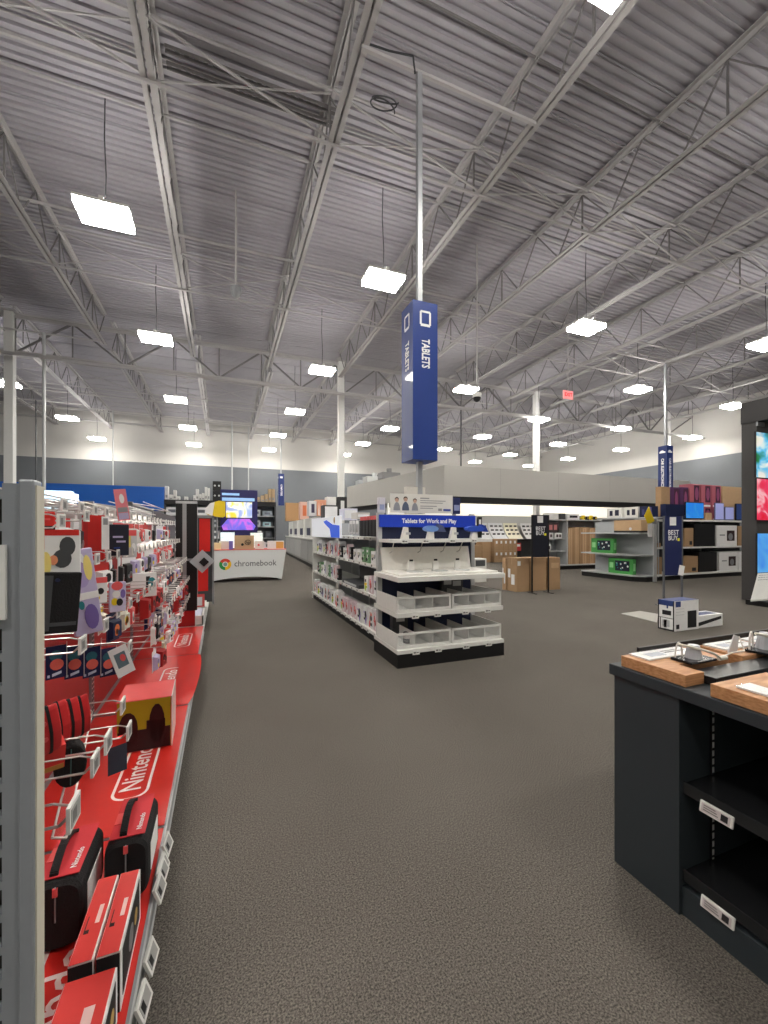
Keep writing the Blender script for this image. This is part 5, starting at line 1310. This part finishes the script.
MB().box(sxa+.02, sxa+1.9, 0, .03, zz(520.5), zz(478.5)).build('frame', BLACK, S2)
MB().box(sxa+.03, sxa+1.88, -.004, 0, zz(520), zz(479)).build('picture', picture('redpic', [(0, (120, 10, 30)), (.4, (225, 20, 50)), (.52, (235, 60, 100)), (.6, (250, 190, 200)), (.75, (210, 30, 50)), (1, (240, 170, 60))], 2.6, .3), S2)
L = thing('laptop', 'large open laptop display with a blue beach screen in front of the dark display wall', 'laptop', (0, 0, 0))
MB().box(8.98, 10.6, 4.3, 4.72, 0, .09).build('plinth', BLACK, L)
la0 = at(756.5, 570, Y=4.80).x
zl0 = at(760, 573.5, Y=4.80).z; zl1 = at(760, 533, Y=4.80).z
MB().box(la0, la0+1.2, 4.79, 4.815, zl0-.04, zl1).build('lid', BLACK, L)
MB().box(la0+.012, la0+1.18, 4.785, 4.79, zl0+.02, zl1-.01).build('screen', picture('sea', [(0, (20, 60, 170)), (.4, (30, 110, 220)), (.6, (90, 170, 240)), (1, (210, 230, 200))], 1.6, .35), L)
fl = at(750.5, 600, Y=4.5)
M5 = [(fl.x, 4.5, fl.z-.03), (la0+1.2, 4.42, fl.z-.03), (la0+1.2, 4.78, zl0-.02), (la0, 4.78, zl0-.02)]
MB().prism(M5, (0, 0, .03)).build('keyboard_deck', WHITE, L)
MB().prism([(fl.x+.1, 4.52, .09), (la0+1.1, 4.52, .09), (la0+1.1, 4.76, .09), (la0+.05, 4.76, .09)], (0, 0, .06)).build('deck_support', BLACK, L)
m = MB()
for r in range(3):
    for c in range(10):
        f = .72+.09*r; x0 = fl.x+(la0-fl.x)*f+.06+c*.08; y = 4.5+.28*f; z = fl.z-.03+(zl0-.02-fl.z+.03)*f+.03
        m.box(x0, x0+.06, y, y+.018, z-.004, z+.008)
m.build('keys', K(130, 130, 132), L)
# ================================================================ RIGHT FRONT COUNTER
t = thing('display_counter', 'dark charcoal display counter with open shelves at the lower right', 'counter', (0, 0, 0))
cx0, cx1, cy0, cy1 = 1.496, 3.4, -.9, 1.245
ztc = .806
MB().box(cx0-.012, cx1, cy0, cy1+.015, ztc-.043, ztc).build('counter_top', CHAR, t, bevel=.003)
MB().box(cx0, cx0+.55, .985, cy1, 0, ztc-.043).build('end_panel', CHAR, t, bevel=.002)
MB().box(cx0+.55, cx0+.6, cy0, cy1, 0, ztc-.043).build('back_panel', mat('inner_black', (16, 17, 19), .6), t)
MB().box(cx0+.015, cx0+.55, cy0, .985, 0, .10).build('kick_base', CHAR, t)
MB().box(cx0, cx0+.55, cy0, cy0+.05, 0, ztc-.043).build('end_panel', CHAR, t)
MB().box(cx0+.6, cx1, cy0, cy1-.02, 0, ztc-.043).build('carcass', CHAR, t)
SHG = mat('shelf_gloss', (30, 31, 33), .25)
for z in (.155, .462):
    s = MB().box(cx0+.03, cx0+.55, cy0+.05, .982, z-.02, z).build('shelf', SHG, t)
    m = MB().box(cx0+.015, cx0+.022, cy0+.05, .982, z-.033, z+.005); m.tube((cx0+.0185, cy0+.05, z+.005), (cx0+.0185, .982, z+.005), .003, 6); m.tube((cx0+.0185, cy0+.05, z-.033), (cx0+.0185, .982, z-.033), .003, 6)
    m.build('edge_rail', mat('rail_clear', (34, 36, 38), .15, .0), s)
m = MB().box(cx0+.165, cx0+.18, .978, .985, .1, ztc-.05, 0)
for k in range(21): m.box(cx0+.168, cx0+.177, .9765, .978, .14+k*.03, .16+k*.03, 1)
m.build('slotted_strip', [BLACK, mat('slot_white', (215, 215, 212), .4)], t)
for k, (u0, v0, la) in enumerate(((716, 814, 'long white price tag on the upper shelf edge of the dark counter'), (717, 912, 'long white price tag on the bottom shelf edge of the dark counter'))):
    p = at(u0, v0, X=cx0+.008)
    o = thing('price_tag', la, 'price tag', (cx0+.010, p.y, p.z), rot=(0, radians(12), 0), group='tags of the dark counter')
    MB().box(-.004, .004, -.05, .05, -.019, .019).build('holder', WHITE, o, bevel=.003)
    m = MB().box(-.006, -.004, -.042, .042, -.013, .013, 0).box(-.0066, -.006, -.036, -.016, -.01, .01, 1)
    for q in range(3): m.box(-.0066, -.006, .0-.004*q, .036, .006-.007*q, .009-.007*q, 2)
    m.build('screen', [mat('tag_scr', (205, 196, 196), .5), INK, mat('tag_print', (110, 108, 108), .6)], o)
# things on the counter
ZC = ztc+.001
def wblock(label, pts, h=.042):
    c = Vector((sum(p[0] for p in pts)/len(pts), sum(p[1] for p in pts)/len(pts), ZC))
    return tag(MB().prism([(p[0]-c.x, p[1]-c.y, 0) for p in pts], (0, 0, h)).build('wood_block', WOOD, loc=c, bevel=.002), label, 'wood block', 'wood display blocks')
wblock('maple wood display block at the far left corner of the dark counter', [(1.498, .965), (1.598, .965), (1.598, 1.055), (1.9, 1.055), (1.9, 1.215), (1.498, 1.215)])
wblock('maple wood display block in the far middle of the dark counter', [(1.94, 1.03), (2.6, 1.03), (2.6, 1.2), (1.94, 1.2)])
wblock('nearest maple wood display block at the right edge of the photo', [(1.495, .30), (1.80, .30), (1.80, .885), (1.495, .885)])
def slab(name, label, cat, x0, x1, y0, y1, z0, z1, m_, bev=.002, grp=None):
    return tag(MB().box((x0-x1)/2, (x1-x0)/2, (y0-y1)/2, (y1-y0)/2, 0, z1-z0).build(name, m_, loc=((x0+x1)/2, (y0+y1)/2, z0), bevel=bev), label, cat, grp)
slab('black_rail', 'long black device rail across the dark counter between the wood blocks', 'rail', 1.60, 2.9, .93, 1.02, ZC, ZC+.03, mat('rail_black', (24, 26, 30), .3))
slab('steel_plate', 'grey inset plate on the counter right of the nearest wood block', 'plate', 1.84, 2.9, .35, .9, ZC, ZC+.006, mat('plate_grey', (95, 98, 102), .35))
def placard(label, x0, x1, y0, y1, z, art=True, rz=0):
    q = thing('info_placard', label, 'placard', ((x0+x1)/2, (y0+y1)/2, z), rz=rz, group='flat placards on the counter')
    w, d = (x1-x0)/2, (y1-y0)/2
    MB().box(-w, w, -d, d, 0, .006).build('card', PAPER, q)
    MB().box(-w-.004, w+.004, -d-.004, d+.004, .0065, .008).build('clear_cover', CLEAR, q)
    m = MB(); m.box(-w*.7, -w*.1, -d*.5, d*.4, .006, .0064, 0); m.box(0, w*.8, -d*.1, d*.1, .006, .0064, 1); m.box(0, w*.6, d*.3, d*.45, .006, .0064, 1)
    m.build('print', [mat('pr_pale', (180, 186, 200), .5), mat('tag_print', (110, 108, 108), .6)], q); return q
ZB_ = ZC+.043
placard('white placard at the far left of the counter on the wood block', 1.53, 1.82, 1.12, 1.205, ZB_)
placard('white placard in the far middle of the counter', 1.96, 2.18, 1.10, 1.19, ZB_)
placard('pinkish white placard at the far right of the counter', 2.22, 2.45, 1.08, 1.19, ZB_)
placard('white placard with pale blue print on the nearest wood block', 1.53, 1.60, .42, .83, ZB_, rz=0)
slab('dark_strip', 'thin black sign strip along the far edge of the counter', 'strip', 1.60, 2.7, 1.214, 1.226, ZC, ZC+.062, BLACK, .001)
# tethered devices: plate, clear cone stand, white cord, security head
def tether(label, x, y, z, s=1.0, rz=0):
    q = thing('tethered_device', label, 'device', (x, y, z), rz=rz, group='tethered phones on the counter')
    MB().box(-.075*s, .075*s, -.04*s, .04*s, 0, .01).build('phone', mat('phone_black', (28, 28, 32), .15), q, bevel=.003)
    MB().tube((0.0, 0, .01), (0.0, .0, .06*s), .03*s, 18, 0, .019*s).build('stand_cone', mat('cone_grey', (186, 188, 194), .25), q, smooth=False)
    P = []
    for i in range(19):
        a = i/18; P.append((-.055*s+.17*s*a, .02-.035*sin(pi*a)-.05*a, .062*s*(1-a)**1.2+.012*s*sin(pi*a)))
    MB().path(P, .0048*s, 8).build('cord', mat('cord_white', (232, 228, 216), .4), q)
    e = P[-1]; MB().tube((e[0]-.014*s, e[1], e[2]+.004), (e[0]+.022*s, e[1]-.003, e[2]+.006), .009*s, 12).build('plug', mat('cord_white', (232, 228, 216), .4), q)
    m = MB(); R = []
    for i in range(9):
        a = pi*i/8; R.append((-.06*s+.02*s*(1-cos(a)), .03*s, .01+.055*s*sin(a)))
    MB().path(R, .003*s, 6).build('clear_guard', mat('edge_clear', (225, 220, 215), .2), q)
    return q
tether('phone on a black plate with a white cord and grey cone, left on the counter', 1.70, 1.065, ZB_, 1.0)
tether('tethered phone with a grey cone at the right on the counter', 2.12, 1.04, ZB_, 1.25, .25)
m = MB(); q = thing('clear_holder', 'bent clear plastic holder between the two tethered phones', 'holder', (1.96, 1.08, ZB_))
MB().prism([(-.02, 0, 0), (.04, 0, 0), (.05, 0, .06), (0.02, 0, .07)], (0, .004, 0)).build('sheet', mat('frost', (215, 215, 218), .2), q)
MB().path([(-.1, -.03, .004), (-.03, -.02, .006), (.03, -.03, .01), (.05, 0, .06)], .003, 6).build('edge_rod', mat('edge_clear', (225, 220, 215), .2), q)

# ---- printed faces, screens and labels belong to the part they sit on
BODY = ['carton', 'pack', 'board', 'body', 'card', 'sign_panel', 'panel', 'holder', 'lid', 'frame', 'header_board', 'case', 'plate', 'disc_base']
ONIT = ['print', 'screen', 'label_sheet', 'people_print', 'text_print', 'end_print', 'top_print', 'window_print', 'logo_patch', 'red_panel', 'zip', 'dot', 'tape', 'picture', 'laptop_print', 'title_print', 'word_mark', 'yellow_tag', 'paper_sheet', 'hanging_card', 'base_strip', 'seam', 'front_strip', 'front_print', 'white_part', 'edge_strip', 'back_screen', 'clear_front']
def base(n): return n.split('.')[0]
for o in [o for o in bpy.data.objects if o.type == 'EMPTY' and o.parent is None]:
    ch = list(o.children); names = {}
    for c in ch: names.setdefault(base(c.name), c)
    host = next((names[b] for b in BODY if b in names), names.get('plinth') or names.get('tray'))
    if host is None or host.matrix_basis != Matrix.Identity(4): continue
    for c in ch:
        if c is not host and base(c.name) in ONIT and not c.children: c.parent = host

# ================================================================ WORLD, CAMERA, COLOUR
w = bpy.data.worlds.new('world'); SC.world = w; w.use_nodes = True
w.node_tree.nodes['Background'].inputs[0].default_value = (.8, .85, .9, 1); w.node_tree.nodes['Background'].inputs[1].default_value = .3
cd = bpy.data.cameras.new('camera'); cam = bpy.data.objects.new('camera', cd); COL.objects.link(cam)
cam.location = (0, 0, HC); cam.rotation_euler = (pi/2, 0, -YAW)
cd.sensor_fit = 'VERTICAL'; cd.sensor_height = 24; cd.sensor_width = 18
cd.lens = FPX/1024*24
cd.shift_y = (HOR-512)/1024
cd.clip_start = .02; cd.clip_end = 200
SC.camera = cam
SC.view_settings.view_transform = 'Standard'; SC.view_settings.look = 'None'
SC.view_settings.exposure = EXPO; SC.view_settings.gamma = 1; SC.view_settings.use_curve_mapping = False
